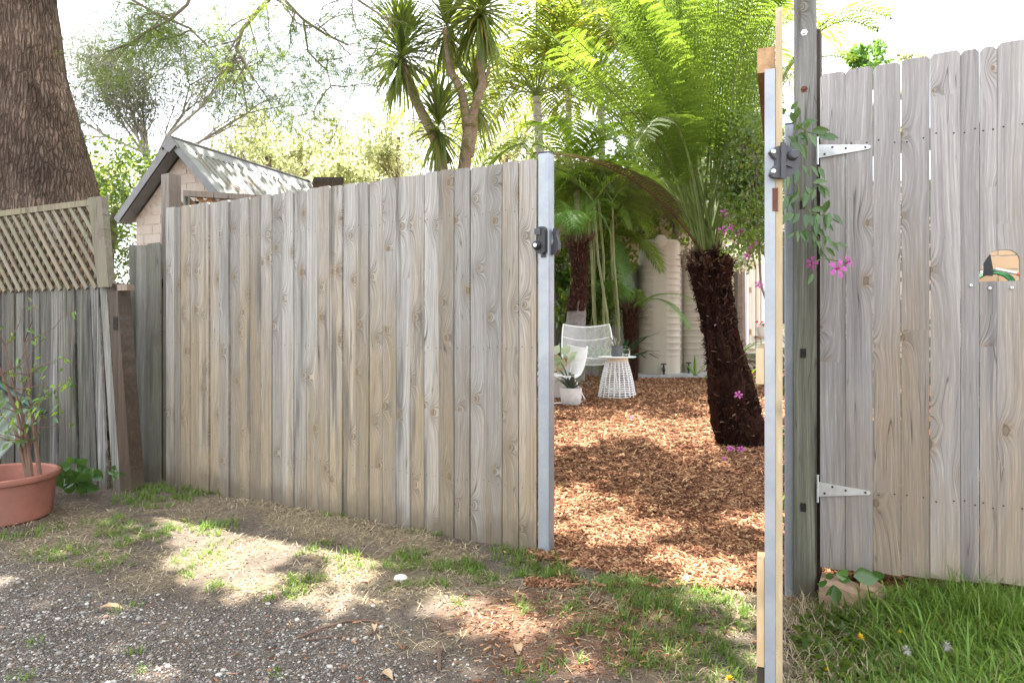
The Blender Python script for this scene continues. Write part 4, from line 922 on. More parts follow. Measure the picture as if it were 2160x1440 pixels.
def rough_trunk(name, pts, rad, mat, parent, k=26, m=40, amp=.12, fx=3., fz_=2.2, seed=0, stub=0, stubs_len=.07):
    """trunk with lumpy cross-section along a smoothed polyline"""
    pts = np.array(pts, float); rad = np.array(rad, float); t = np.linspace(0, len(pts) - 1, m); i = np.minimum(t.astype(int), len(pts) - 2); w = (t - i); w = w * w * (3 - 2 * w)
    c = pts[i] * (1 - w)[:, None] + pts[i + 1] * w[:, None]; r = rad[i] * (1 - w) + rad[i + 1] * w
    th = np.linspace(0, 2 * np.pi, k, endpoint=False); TH, Zz = np.meshgrid(th, c[:, 2])
    nn = fbm(np.cos(TH) * fx + 5, np.sin(TH) * fx + Zz * fz_ + 9, seed) - .5; nn = nn + .6 * (fbm(np.cos(TH) * fx * 4 + 5, np.sin(TH) * fx * 4 + Zz * fz_ * 2 + 9, seed + 5) - .5)
    Rr = r[:, None] * (1 + nn * amp * 2)
    V = np.stack([c[:, 0:1] + Rr * np.cos(TH), c[:, 1:2] + Rr * np.sin(TH), Zz], -1).reshape(-1, 3)
    idx = np.arange(m * k).reshape(m, k); nx_ = np.roll(idx, -1, 1); F = np.stack([idx[:-1], nx_[:-1], nx_[1:], idx[1:]], -1).reshape(-1, 4)
    o = np_mesh(name, V, F, mat, parent, smooth=True)
    return o, c, r

# ------------------------------------------------------------------ the big tree at left
bt = empty('jacaranda_tree', (-3.75, 5.6, 0), 0, 'massive rough-barked tree trunk at far left with feathery crown overhead', 'tree')
def L_(v): return (v.x + 3.75, v.y - 5.6, v.z)
tpts = [L_(W(118, 1040, 5.6)), L_(W(112, 720, 5.6)), L_(W(105, 470, 5.6)), L_(W(98, 380, 5.6)), L_(W(82, 280, 5.6)), L_(W(62, 150, 5.6)), L_(W(50, 0, 5.6)), L_(W(42, -160, 5.6)), L_(W(60, -420, 5.6))]
px2 = 5.6 / FP
to, _, _ = rough_trunk('trunk', tpts, [125 * px2, 108 * px2, 96 * px2, 90 * px2, 80 * px2, 68 * px2, 62 * px2, 58 * px2, 50 * px2], M['bark'], bt, 72, 110, .07, 2.2, 1.6, 4)
# ------------------------------------------------------------------ tree fern, foreground
def stubs(name, parent, c, r, n, L, mat, up=.5, zlo=0., zhi=1., wd=.012, seedk=0):
    m = len(c); N = n; f = rng.uniform(zlo, zhi, N) * (m - 1); i = f.astype(int); th = rng.uniform(0, 2 * np.pi, N)
    P = c[i] + np.stack([np.cos(th), np.sin(th), np.zeros(N)], -1) * (r[i] * .93)[:, None]; P[:, 2] = c[i][:, 2]
    V, F, k = straps(P, th + rng.normal(size=N) * .3, np.full(N, up) + rng.normal(size=N) * .35, L * rng.uniform(.5, 1.3, N), wd * rng.uniform(.6, 1.4, N), rng.uniform(-.3, .5, N), 2)
    o = np_mesh(name, V, F, mat, parent, np.repeat(rng.random(N), k)); o['kind'] = 'stuff'; mm = o.modifiers.new('t', 'SOLIDIFY'); mm.thickness = .004
    return o
TFY = 5.6
tf = empty('tree_fern', W(1565, 935, TFY), 0, 'tall tree fern with shaggy black trunk and huge lacy fronds in the gateway', 'tree fern')
o0 = tf.location.copy()
def LT(px, py, Y=TFY): return W(px, py, Y) - o0
u_ = TFY / FP
fp = [LT(1568, 960), LT(1560, 900), LT(1548, 840), LT(1532, 760), LT(1516, 680), LT(1503, 610), LT(1497, 560), LT(1497, 530)]
fr = [44 * u_, 50 * u_, 46 * u_, 38 * u_, 32 * u_, 35 * u_, 43 * u_, 32 * u_]
to, c_, r_ = rough_trunk('trunk', fp, fr, M['fibre'], tf, 60, 120, .28, 4, 5, 7)
stubs('frond_stubs', tf, c_, r_, 520, .06, M['stub'], .5, 0, .97, .014)
stubs('root_fibres', tf, c_, r_, 5000, .045, M['fibre'], -1.0, 0, .97, .010); stubs('pale_stubs', tf, c_, r_, 110, .06, M['stub2'], .3, .1, .97, .02)
stubs('crown_stubs', tf, c_, r_, 130, .11, M['stub'], .6, .80, .99, .022)
crown = LT(1497, 548)
# fronds: (end px, py, Y), mid lift px, py -> bezier from the crown
FR_ = [((1130, 322, 4.6), (1330, 330, 5.2), .32, 'old'), ((1190, 60, 4.9), (1390, 240, 5.3), .42, 'f'), ((1275, -60, 5.3), (1400, 150, 5.5), .44, 'f'), ((1370, -160, 5.6), (1425, 120, 5.6), .46, 'f'),
       ((1470, -220, 5.2), (1460, 120, 5.4), .46, 'f'), ((1560, -180, 5.0), (1520, 120, 5.3), .44, 'f'), ((1640, -80, 5.3), (1570, 100, 5.5), .42, 'f'), ((1255, 270, 4.9), (1400, 160, 5.3), .30, 'd'),
       ((1330, 330, 4.5), (1430, 120, 4.9), .33, 'd'), ((1440, -60, 6.6), (1460, 200, 6.2), .44, 'f'), ((1560, 60, 6.8), (1520, 200, 6.2), .42, 'd'), ((1660, 140, 6.4), (1580, 180, 6.1), .38, 'd'),
       ((1720, -30, 5.6), (1600, 60, 5.6), .42, 'f'), ((1880, 40, 5.4), (1700, -60, 5.5), .36, 'f'), ((1800, 130, 5.9), (1660, 60, 5.8), .30, 'f'), ((1320, 80, 6.6), (1400, 240, 6.2), .40, 'd'),
       ((1600, 300, 5.0), (1560, 130, 5.2), .30, 'd'), ((1360, 40, 5.0), (1420, 170, 5.2), .36, 'f'), ((1200, 200, 6.2), (1340, 220, 6.0), .36, 'd'),
       ((1760, -160, 6.3), (1620, 40, 6.0), .42, 'f'), ((1240, -140, 6.2), (1380, 100, 6.0), .44, 'f'), ((1340, -20, 5.2), (1410, 170, 5.4), .44, 'f'), ((1600, -40, 4.9), (1540, 150, 5.2), .42, 'f'), ((1530, -60, 5.9), (1500, 120, 5.8), .46, 'f'),
       ((1640, 220, 5.9), (1590, 160, 5.8), .30, 'f'), ((1140, 130, 5.4), (1350, 260, 5.5), .38, 'f'), ((1170, 250, 6.4), (1340, 280, 6.2), .34, 'd'), ((1100, 30, 6.2), (1300, 170, 6.0), .42, 'f'), ((1230, 180, 5.6), (1380, 250, 5.6), .34, 'd'), ((1290, 200, 6.8), (1390, 260, 6.3), .34, 'd'), ((1560, 180, 6.6), (1530, 260, 6.2), .32, 'd'), ((1430, 150, 6.9), (1450, 260, 6.4), .34, 'd'), ((1620, 40, 6.6), (1560, 170, 6.3), .38, 'f'), ((1500, 230, 7.0), (1500, 300, 6.5), .30, 'd')]
for (a_, b_, l_, k_) in [f for f in FR_ if f[3] == 'f'][:13]: FR_.append(((a_[0] * 1.0 + random.uniform(-80, 60), a_[1] + random.uniform(-60, 40), a_[2] + random.uniform(-.4, .5)), (b_[0] + random.uniform(-30, 25), b_[1] + random.uniform(-30, 20), b_[2]), l_ * .9, 'f'))
FR_ = [(a_, b_, l_ * (.8 if k_ == 'd' else 1), 'f' if k_ == 'd' and a_[1] < 200 else k_) for (a_, b_, l_, k_) in FR_]
for (e, m, Lm, kd) in FR_:
    st = crown + Vector((random.uniform(-.09, .09), random.uniform(-.09, .09), random.uniform(-.03, .02)))
    en = LT(*e); mi = LT(*m); c1 = st.lerp(mi, .45) + Vector((0, 0, .06))
    mt, sm = (M['fernold'], M['brownstipe']) if kd == 'old' else ((M['ferndk'] if kd == 'd' else M['fern']), M['stipe'])
    fern_frond('frond', [st, c1, mi, en], Lm, mt, sm, tf, NP=52, NM=16, start=.3 if kd == 'old' else .4, droop=.55 if kd == 'old' else .28, rr=.013)
# little flower caught on the trunk
# ------------------------------------------------------------------ smaller ferns
def small_fern(px, Y, ytop, ybase, tr, label, ends, Lm, mat, grey=None, stubn=260):
    wb = W(px, ybase, Y); e = empty('tree_fern', wb, 0, label, 'tree fern'); o0 = wb
    top = W(px, ytop, Y) - o0; pts = [Vector((-.02, 0, -.1)), top * .4 + Vector((.03, 0, 0)), top]
    to, c, r = rough_trunk('trunk', pts, [tr * 1.15, tr * .85, tr], M['fibre'], e, 36, 60, .18, 5, 5, 11)
    stubs('frond_stubs', e, c, r, stubn, .06, M['stub'], .7, .05, 1., .014); stubs('crown_stubs', e, c, r, 110, .2, M['stub'], 1.0, .85, 1., .014)
    for (q, m) in ends:
        s = top + Vector((random.uniform(-.05, .05), random.uniform(-.05, .05), -.02)); en = W(*q) - o0; mi = W(*m) - o0
        fern_frond('frond', [s, s.lerp(mi, .5) + Vector((0, 0, .08)), mi, en], Lm, mat, M['stipe'], e, NP=36, NM=11, start=.15, droop=.5, rr=.008)
    return e
sf = small_fern(1219, 8.9, 515, 640, .115, 'small shaggy tree fern left of the tanks with arching pale crown', [((1180, 470, 8.4), (1190, 420, 8.5)), ((1290, 500, 8.6), (1260, 410, 8.6)), ((1165, 430, 9.2), (1180, 400, 9.2)), ((1300, 440, 9.2), (1260, 390, 9.)), ((1210, 480, 8.1), (1210, 410, 8.3)), ((1240, 400, 9.6), (1230, 400, 9.3))], .22, M['fernpale'])
o, c, r = rough_trunk('lower_trunk', [(-.06, 0, -.75), (-.04, 0, -.4), (.0, 0, .03)], [.19, .14, .115], M['palmbark'], sf, 32, 30, .06, 2, 2, 3)
small_fern(1328, 9.7, 652, 800, .105, 'dark stubby tree fern trunk beside the water tank, one fresh frond hanging', [((1455, 695, 8.9), (1405, 610, 9.1)), ((1490, 650, 9.1), (1430, 600, 9.2)), ((1270, 600, 9.4), (1290, 580, 9.5)), ((1300, 500, 9.9), (1310, 560, 9.8))], .3, M['fernpale'])
# ------------------------------------------------------------------ bamboo palm clump
bc = empty('cane_palm', W(1275, 790, 9.6), 0, 'clump of slender ringed palm canes behind the wire chairs', 'palm'); o0 = bc.location.copy()
rr_ = random.Random(5)
for i in range(11):
    bx = rr_.uniform(1238, 1325); Yb = rr_.uniform(9.2, 10.3); lean = rr_.uniform(-38, 16); tp2 = rr_.uniform(400, 560)
    a = W(bx, 780, Yb) - o0; b = W(bx + lean, tp2, Yb) - o0; pts = [a, a.lerp(b, .33) + Vector((rr_.uniform(-.03, .03), 0, 0)), a.lerp(b, .66) + Vector((rr_.uniform(-.03, .03), 0, 0)), b]; r0 = rr_.uniform(.009, .021)
    mb = MB(); mb.tube(pts, [r0, r0 * .95, r0 * .9, r0 * .8], 8)
    for q in range(14): z = a.lerp(b, (q + .5) / 14); mb.lathe([(r0 * 1.0, -.004), (r0 * 1.14, 0), (r0 * 1.0, .004)], 8, at=z)
    mb.build('cane', M['cane'], bc, True)
    for k in range(3):
        an_ = rr_.uniform(0, 6.28); ln = rr_.uniform(.7, 1.2); hz_ = Vector((math.cos(an_), math.sin(an_) * .6, 0))
        palm_frond('frond', [b, b + hz_ * ln * .25 + Vector((0, 0, ln * .45)), b + hz_ * ln * .7 + Vector((0, 0, ln * .42)), b + hz_ * ln * 1.05 + Vector((0, 0, -ln * .1))], .34, M['palmg'], M['stipe'], bc, NP=30, wd=.028, start=.15)
# golden palms behind, upper middle
def palm(name, base, top, r0, fr, Lf, leafL, mat, label, rings=22, seed=1, spread=1., trunkmat='palepalm', wd=.035):
    b = Vector(base); e = empty(name, b, 0, label, 'palm'); t = Vector(top) - b; rr_ = random.Random(seed)
    mb = MB(); mb.tube([(0, 0, 0), t * .5 + Vector((.04, 0, 0)), t], [r0, r0 * .9, r0 * .8], 12)
    for q in range(rings): mb.lathe([(r0 * .9, -.006), (r0 * 1.05, 0), (r0 * .9, .006)], 12, at=t * ((q + .5) / rings) + Vector((.04 * math.sin(math.pi * (q + .5) / rings), 0, 0)))
    mb.build('trunk', M[trunkmat], e, True)
    for k in range(fr):
        an_ = 6.28 * k / fr + rr_.uniform(-.3, .3); ln = Lf * rr_.uniform(.8, 1.15); up_ = rr_.uniform(.25, .85); hz_ = Vector((math.cos(an_), math.sin(an_), 0)) * spread
        palm_frond('frond', [t, t + hz_ * ln * .2 + Vector((0, 0, ln * up_ * .6)), t + hz_ * ln * .65 + Vector((0, 0, ln * up_ * .9)), t + hz_ * ln + Vector((0, 0, ln * (up_ - .62)))], leafL, mat, M['stipe'], e, NP=46, wd=wd, start=.18, droop=.5, rr=.012)
    return e
palm('golden_palm', (.55, 10.6, .2), W(1132, 205, 10.6), .075, 17, 2.1, .6, M['golden'], 'yellow-green palm with ringed grey trunk rising behind the steel post', seed=2)
palm('golden_palm', (1.55, 11.6, .2), W(1265, 150, 11.6), .07, 18, 2.3, .65, M['golden'], 'yellow-green palm crown left of the big tree fern fronds', seed=5)
palm('golden_palm', (1.0, 9.8, .2), W(1215, 380, 9.8), .05, 9, 1.5, .42, M['palmg'], 'low green palm crown above the small shaggy fern', seed=9)
palm('golden_palm', (.95, 12.6, .2), W(1200, 40, 12.6), .07, 16, 2.6, .65, M['golden'], 'tallest yellow-green palm crown at the top, between the cabbage tree and the tree fern', seed=31)
palm('golden_palm', (3.6, 12.0, .2), W(1490, 120, 12.0), .07, 11, 2.4, .6, M['golden'], 'tall palm crown hidden behind the tree fern fronds', seed=12)
# ------------------------------------------------------------------ cordyline
CY = 6.6; cd = empty('cabbage_tree', W(958, 690 + 1.05 * FP / CY, CY), 0, 'spiky multi-headed cabbage tree rising behind the long fence', 'tree'); o0 = cd.location.copy()
def LC(px, py, Y=CY): return W(px, py, Y) - o0
def limb(name, P, rad): MB().tube([LC(*p) for p in P], rad, 10).build(name, M['cordbark'], cd, True)
limb('trunk', [(962, 920), (945, 600), (940, 420), (932, 350), (915, 285), (888, 235), (868, 190), (852, 140)], [.075, .07, .062, .058, .052, .048, .042, .035])
limb('trunk', [(966, 920), (972, 600), (975, 400), (982, 330), (988, 280), (984, 262)], [.075, .07, .066, .06, .055, .05])
limb('branch', [(986, 275), (978, 215), (970, 185), (950, 150), (944, 110), (940, 60)], [.045, .042, .04, .038, .036, .03])
limb('branch', [(987, 280), (1002, 225), (1018, 178), (1014, 140), (1012, 90), (1012, 30)], [.05, .045, .042, .04, .036, .03])
limb('branch', [(1018, 178), (1027, 160), (1033, 140)], [.02, .018, .012])
limb('branch', [(992, 330), (1000, 280), (1001, 220)], [.035, .03, .025]); limb('branch', [(940, 345), (928, 300), (922, 275)], [.045, .035, .03])
def head(px, py, n, L, Y, lo=-1.15, hi=1.4, wd=.028, drp=.35):
    c = np.array(LC(px, py, Y)); el = rng.uniform(lo, hi, n); az = rng.uniform(0, 2 * np.pi, n); P = np.tile(c, (n, 1)); P[:, 2] += el * .10 + rng.uniform(-.04, .04, n)
    V, F, k = straps(P, az, el, L * rng.uniform(.75, 1.1, n) , wd * rng.uniform(.7, 1.1, n), drp * rng.uniform(.4, 1.4, n))
    o = np_mesh('leaf_head', V, F, M['cord'], cd, np.repeat(rng.random(n), k)); return o
for a in ((846, 120, 250, .58, 6.6), (842, 95, 100, .5, 6.6, .2), (942, 60, 200, .54, 6.75), (1012, 22, 240, .58, 6.45), (925, 268, 170, .48, 6.45), (1000, 205, 150, .48, 6.85)): head(*a)
# ------------------------------------------------------------------ crown of the big tree: branches that hang into view
bo = bt.location.copy()
rb = random.Random(21)
def pxpath(P): return [W(*p) - bo for p in P]
mb = MB(); tips = []
paths = [([(620, -120, 5.0), (585, -20, 5.0), (545, 22, 5.0), (512, 62, 5.0), (498, 100, 5.0), (515, 130, 5.0), (535, 170, 5.0)], .022), ([(510, 62, 5.0), (500, 110, 5.05), (480, 150, 5.1), (468, 205, 5.1)], .012),
         ([(560, -40, 4.9), (600, 0, 4.9), (640, 42, 4.9), (690, 75, 4.9), (735, 95, 4.9)], .016), ([(420, -60, 5.2), (395, 10, 5.2), (355, 45, 5.2), (320, 60, 5.2), (270, 95, 5.2), (225, 110, 5.2)], .016),
         ([(300, -60, 5.3), (280, 0, 5.3), (330, 30, 5.3), (400, 60, 5.3), (440, 100, 5.3)], .015), ([(640, 42, 4.9), (650, 110, 4.9), (690, 150, 4.9), (700, 190, 4.9)], .009),
         ([(700, -60, 4.8), (740, -10, 4.8), (800, 30, 4.8), (830, 55, 4.8)], .012)]
fol = []
for P, r in paths:
    pts = pxpath(P); mb.tube(pts, [r * (1 - .6 * i / (len(pts) - 1)) for i in range(len(pts))], 6)
    for i in range(2, len(pts)):
        for k in range(2):
            a = pts[i - 1].lerp(pts[i], rb.random()); d = Vector((rb.uniform(-1, 1), rb.uniform(-.6, .6), rb.uniform(-1, .4))).normalized()
            branching(mb, a, d, .22, .006, 1, fol, rb, .5, (2, 3), -.15, .8)
# sprays: clumps centred in view
def inview(px, py, Y, n, sx, sy, r):
    return [(W(rb.gauss(px, sx), rb.gauss(py, sy), Y + rb.uniform(-.4, .4)) - bo, Vector((rb.uniform(-1, 1), rb.uniform(-1, 1), rb.uniform(-1, 0)))) for _ in range(n)]
for a in ((325, 65, 5.3, 16, 30, 22, 0), (300, 10, 5.2, 8, 60, 12, 0), (430, 90, 5.2, 6, 35, 22, 0), (560, 30, 5.0, 10, 22, 22, 0), (610, 110, 5.0, 12, 50, 18, 0), (640, 150, 4.9, 12, 40, 16, 0), (620, 208, 4.9, 13, 30, 8, 0),
          (660, 250, 5.0, 9, 35, 12, 0), (760, 60, 5.0, 7, 30, 30, 0), (815, 130, 5.2, 5, 10, 12, 0), (720, 20, 4.8, 8, 40, 16, 0), (700, 170, 5.0, 7, 25, 16, 0), (480, 40, 5., 6, 50, 20, 0)):
    fol += inview(*a)
mb.build('branches', M['twig'], bt, True)['kind'] = 'stuff'
def sprays(name, mat, tips, n_pin, Lp, lw, parent, leafl=.016):
    """feathery compound leaves: pinnae with tiny leaflets around each tip"""
    m = len(tips); C0 = np.array([tuple(t[0]) for t in tips]); D0 = unit(np.array([tuple(t[1]) for t in tips]))
    C1 = np.repeat(C0, n_pin, 0) + rng.normal(size=(m * n_pin, 3)) * .03; D1 = unit(np.repeat(D0, n_pin, 0) * .4 + rng.normal(size=(m * n_pin, 3))); D1[:, 2] -= .35; D1 = unit(D1)
    nl = 13; t = np.linspace(.1, 1, nl); Ls = Lp * rng.uniform(.6, 1.2, m * n_pin)
    Q = C1[:, None] + D1[:, None] * (Ls[:, None] * t)[..., None]; Q[..., 2] -= .3 * Ls[:, None] * t ** 2
    S = unit(np.cross(D1, rng.normal(size=D1.shape))); Vs = []
    for s in (-1, 1):
        d = unit(S[:, None] * s + D1[:, None] * .5 + rng.normal(size=Q.shape) * .15); tip = Q + d * (leafl * rng.uniform(.7, 1.3, Q.shape[:2]))[..., None]; w = np.broadcast_to(D1[:, None] * lw / 2, Q.shape); mid = (Q + tip) / 2
        Vs.append(np.stack([Q, mid + w, tip, mid - w], 2).reshape(-1, 3))
    V = np.concatenate(Vs); F = np.arange(len(V)).reshape(-1, 4); r = np.repeat(np.tile(np.repeat(rng.random(m * n_pin), nl), 2), 4)
    return np_mesh(name, V, F, mat, parent, r)
sprays('hanging_sprays', M['jaca'], fol, 7, .15, .006, bt, .018)['kind'] = 'stuff'
# unseen canopy added above the frame for shade, left open over sun patches
PATCH = [(470, 1120, 115, 42), (400, 1150, 60, 45), (470, 1200, 105, 50), (345, 1100, 18, 26), (560, 1225, 60, 28), (25, 1195, 45, 26), (0, 1215, 40, 20), (560, 1335, 52, 26), (235, 1430, 70, 40), (20, 1390, 30, 36), (740, 1195, 80, 30), (690, 1260, 90, 30), (640, 1170, 60, 18),
         (1010, 1290, 120, 40), (1120, 1330, 70, 30), (1180, 1250, 45, 18), (1500, 1230, 95, 45), (1580, 1330, 45, 90), (1560, 1250, 55, 60), (1450, 1190, 50, 20), (1600, 1430, 60, 40),
         (1310, 1100, 95, 55), (1230, 1065, 60, 40), (1330, 905, 130, 26), (1230, 930, 60, 20), (1450, 925, 70, 18), (1210, 870, 60, 10), (1400, 860, 110, 9), (1300, 835, 200, 9), (1180, 1130, 24, 22), (1420, 830, 60, 8)]
def open_sun(X, Y):
    px, py = topx(X, Y, gz(X, Y)); e = np.full_like(X, -9.)
    wx = (fbm(X * 3, Y * 3, 40, 3) - .5) * 60; wy = (fbm(X * 3, Y * 3, 50, 3) - .5) * 36
    for (cx, cy, rx, ry) in PATCH: e = np.maximum(e, 1.15 - np.sqrt(((px + wx - cx) / rx) ** 2 + ((py + wy - cy) / ry) ** 2))
    return e
zc = 6.6
N = 70000
Xg = rng.uniform(-5.5, 6.0, N); Yg = rng.uniform(.6, 8.6, N); Z = zc + rng.uniform(-.35, .35, N) + .5 * (fbm(Xg, Yg, 77) - .5)
e = open_sun(Xg, Yg)
d_ = fdist(Xg, Yg)
dens = np.where(d_ < .1, 1.0, np.where(Yg > 6, .2, .6))
fernzone = ((Xg > 1.15) & (Yg > 3.4)) | (Yg > 6.5) & (Xg > 1.0)
clump = fbm(Xg * 1.6, Yg * 1.6, 61, 3)
keep = (e < 0) & (rng.random(N) < dens) & ~(fernzone & (e < 9)) & ((clump > .33) | (rng.random(N) < .5)) & ~((Xg > -.9) & (Yg > 6.0) & (rng.random(N) < .3))
pos = np.stack([Xg + SDIR.x / SDIR.z * Z, Yg + SDIR.y / SDIR.z * Z, Z], -1)[keep] - np.array(bo)
D = rng.normal(size=pos.shape); D[:, 2] *= .35
V, F = leaf_quads(pos, D, .13 * rng.uniform(.7, 1.3, len(pos)), .085 * np.ones(len(pos)), up=np.array([[0, 0, 1.]]))
np_mesh('shade_canopy_leaves', V, F, M['jaca'], bt, np.repeat(rng.random(len(pos)), 4))['kind'] = 'stuff'
mb = MB(); rb2 = random.Random(4); tt = []
for a_, l_ in ((0., 2.6), (.5, 2.4), (-.5, 2.4), (1.1, 2.)):
    branching(mb, tpts[-1], Vector((math.cos(a_) * .9, math.sin(a_) * .9 - .2, .32)), l_, .16, 3, tt, rb2, .35, (2, 3), .02, .72, .12)
mb.build('limbs', M['bark'], bt, True)['kind'] = 'stuff'
# ------------------------------------------------------------------ grey-leaved tree behind the shed
wl = empty('wattle_tree', W(322, 690 + 1.05 * FP / 9.5, 9.5), 0, 'airy grey-green tree with fine twigs behind the brick shed', 'tree'); o0 = wl.location.copy()
mb = MB(); rb = random.Random(33); tips = []
def LW(px, py, Y=9.5): return W(px, py, Y) - o0
mb.tube([LW(322, 900), LW(322, 560), LW(320, 370)], [.08, .07, .05], 8)
for (P, l) in (([(320, 370), (300, 320), (265, 270), (225, 225)], .45), ([(320, 370), (310, 300), (300, 230), (310, 170)], .5), ([(318, 360), (350, 290), (385, 240), (400, 180)], .5), ([(312, 345), (290, 290), (250, 235), (215, 190)], .4), ([(320, 370), (300, 290), (262, 200), (255, 140)], .45), ([(350, 290), (420, 230), (450, 190)], .45), ([(330, 350), (420, 300), (520, 240)], .5), ([(300, 320), (230, 290), (180, 260)], .4)):
    pts = [LW(p[0], p[1], 9.5 + .2 * i) for i, p in enumerate(P)]; mb.tube(pts, [.024 * (1 - .2 * i) for i in range(len(pts))], 6)
    for i in range(1, len(pts)):
        for k in range(3): branching(mb, pts[i], (pts[i] - pts[i - 1]).normalized() + Vector((rb.uniform(-.7, .7), rb.uniform(-.5, .5), rb.uniform(-.2, .6))), l, .012, 2, tips, rb, .45, (2, 3), .05, .75)
mb.build('trunk', M['greytwig'], wl, True)
cloud('crown', M['willow'], [tuple(t[0]) for t in tips], .30, 34, .11, .013, wl, .1, 1.0)
# distant trees
def far_tree(px, py, Y, r, n, label, mat='pale', seed=1, lw=(.16, .1), sq=.8, twigs=True):
    b = W(px, py, Y); e = empty('background_tree', (b.x, b.y, 0), 0, label, 'tree', 'trees behind the fence line'); rr_ = random.Random(seed); tips = []
    mb = MB(); mb.tube([(0, 0, 0), (0, 0, b.z * .6), (.1, 0, b.z)], [r * .09, r * .07, r * .05], 7)
    for k in range(6):
        a = rr_.uniform(0, 6.28); branching(mb, Vector((0, 0, b.z * rr_.uniform(.75, 1.))), Vector((math.cos(a), math.sin(a), rr_.uniform(.0, .9))), r * .5, r * .03, 2, tips, rr_, .5, (2, 3), .05, .72)
    mb.build('trunk', M['twig'], e, True)
    cs = [tuple(t[0]) for t in tips]
    for k in range(n): v = Vector((rr_.gauss(0, 1), rr_.gauss(0, 1), rr_.gauss(0, sq))).normalized() * r * rr_.random() ** .4; cs.append((v.x, v.y, b.z + v.z * sq))
    cloud('crown', M[mat], cs, r * .17, 22 if mat == 'pale' else 34, lw[0], lw[1], e, .1, .8)
far_tree(640, 350, 24, 2.4, 150, 'pale yellow-green tree beyond the shed roof ridge', seed=1); far_tree(560, 330, 20, 1.6, 70, 'small pale tree against the sky directly behind the shed ridge', seed=2)
far_tree(790, 345, 26, 1.9, 110, 'pale round tree left of the cabbage tree stems', seed=3); far_tree(835, 290, 24, 1.5, 90, 'light green tree showing left below the cabbage tree heads', seed=4)
far_tree(1060, 320, 22, 2.2, 120, 'pale leafy tree between cabbage tree and steel post', seed=5); far_tree(720, 385, 18, .9, 60, 'low pale bush top just over the fence by the lean-to', seed=6)
far_tree(225, 440, 8.2, .75, 130, 'leafy green bush between the big trunk and the shed', 'shrub', 7, (.07, .03), 1.3); far_tree(20, 470, 9.5, 1.1, 120, 'green bush behind the lattice at the far left', 'shrub', 8, (.1, .06), 1.)
far_tree(215, 380, 12, .7, 60, 'yellowish shrub right of the big trunk low against the sky', 'pale', 10, (.08, .05))
far_tree(1420, 420, 11.6, 1.3, 150, 'leafy green tree above the water tanks', 'palmg', 11, (.1, .06)); far_tree(1230, 430, 12., 1.2, 150, 'leafy green screen tree behind the small fern', 'palmg', 12, (.1, .06)); far_tree(1560, 380, 9.5, 1.0, 130, 'dark leafy tree behind the big fern fronds', 'shrub', 13, (.09, .05))
far_tree(1828, 122, 6.2, .2, 9, 'leafy twig tips above the right gate', 'fernpale', 14, (.06, .03), .5); far_tree(1920, 122, 9., .16, 5, 'yellowish leaf tips peeking over the right gate', 'pale', 15, (.06, .04), .4)
# greenery close behind the right gate
hg = empty('garden_hedge', (1.9, 3.3, 0), 0, 'mass of green leaves glimpsed through the gaps of the right gate', 'hedge'); rb = random.Random(77)
cs = []
for k in range(420):
    x_ = rb.uniform(1.35, 3.2); y_ = FA - FB * x_ + rb.uniform(.45, .95); z_ = rb.uniform(.02, 1.75) if x_ < 2.0 else rb.uniform(.02, .85)
    if 2080 - 80 < topx(x_, y_, 0)[0] < 2240 and z_ > 1.0: continue
    cs.append((x_ - 1.9, y_ - 3.3, z_))
cloud('foliage', M['shrub'], cs, .13, 24, .06, .035, hg, .2, 1.0)
mb = MB()
for k in range(14): a = Vector((rb.uniform(-.5, .1), 0, 0)); a.y = FA - FB * (a.x + 1.9) + .7 - 3.3; mb.tube([a, a + Vector((rb.uniform(-.1, .1), 0, .8)), a + Vector((rb.uniform(-.2, .2), 0, 1.5))], [.012, .009, .004], 5)
mb.build('stems', M['twig'], hg, True)['kind'] = 'stuff'
far_tree(1270, 590, 10.4, .55, 60, 'leafy undergrowth between the palm canes', 'palmg', 21, (.09, .05), 1.4); far_tree(1210, 600, 10.4, .5, 50, 'leafy undergrowth behind the small fern trunk', 'shrub', 22, (.09, .05), 1.6)
# shrub with pink flowers right of the fern
rs = empty('flowering_shrub', g3(1592, 0, 5.3), 0, 'tangled pink-flowered vine shrub hanging beside the gate hinge post', 'shrub'); o0 = rs.location.copy(); rb = random.Random(8)
cs = [tuple(W(rb.uniform(1545, 1640), rb.uniform(250, 520), 5.0 + rb.uniform(-.3, .5)) - o0) for _ in range(150)] + [tuple(W(rb.gauss(1585, 25), rb.gauss(420, 60), 5.2) - o0) for _ in range(90)] + [tuple(W(rb.uniform(1470, 1560), rb.uniform(330, 400), 5.2) - o0) for _ in range(14)]
cloud('foliage', M['shrub'], cs, .10, 26, .04, .022, rs, .3, 1.0)
mb = MB(); 
for k in range(16):
    a = W(rb.uniform(1560, 1640), 300, 5.1) - o0; b = W(rb.uniform(1570, 1630), rb.uniform(480, 560), 5.2) - o0; mb.tube(wiggle(a, b, 5, .06, rb), .005, 5)
mb.tube([W(1618, 480, 5.2) - o0, W(1601, 530, 5.2) - o0, W(1605, 600, 5.2) - o0, W(1618, 640, 5.2) - o0], .009, 6)
mb.build('stems', M['twig'], rs, True)['kind'] = 'stuff'
M['whitefl'] = leafmat('white_blossom', (.6, .65, .5), (.75, .78, .66), (.5, .55, .3), .3)
cs = [tuple(W(rb.gauss(1570, 16), rb.gauss(545, 12), 6.8) - o0) for _ in range(30)]; cloud('pale_foliage', M['whitefl'], cs, .08, 16, .05, .03, rs, .2, 1.0)
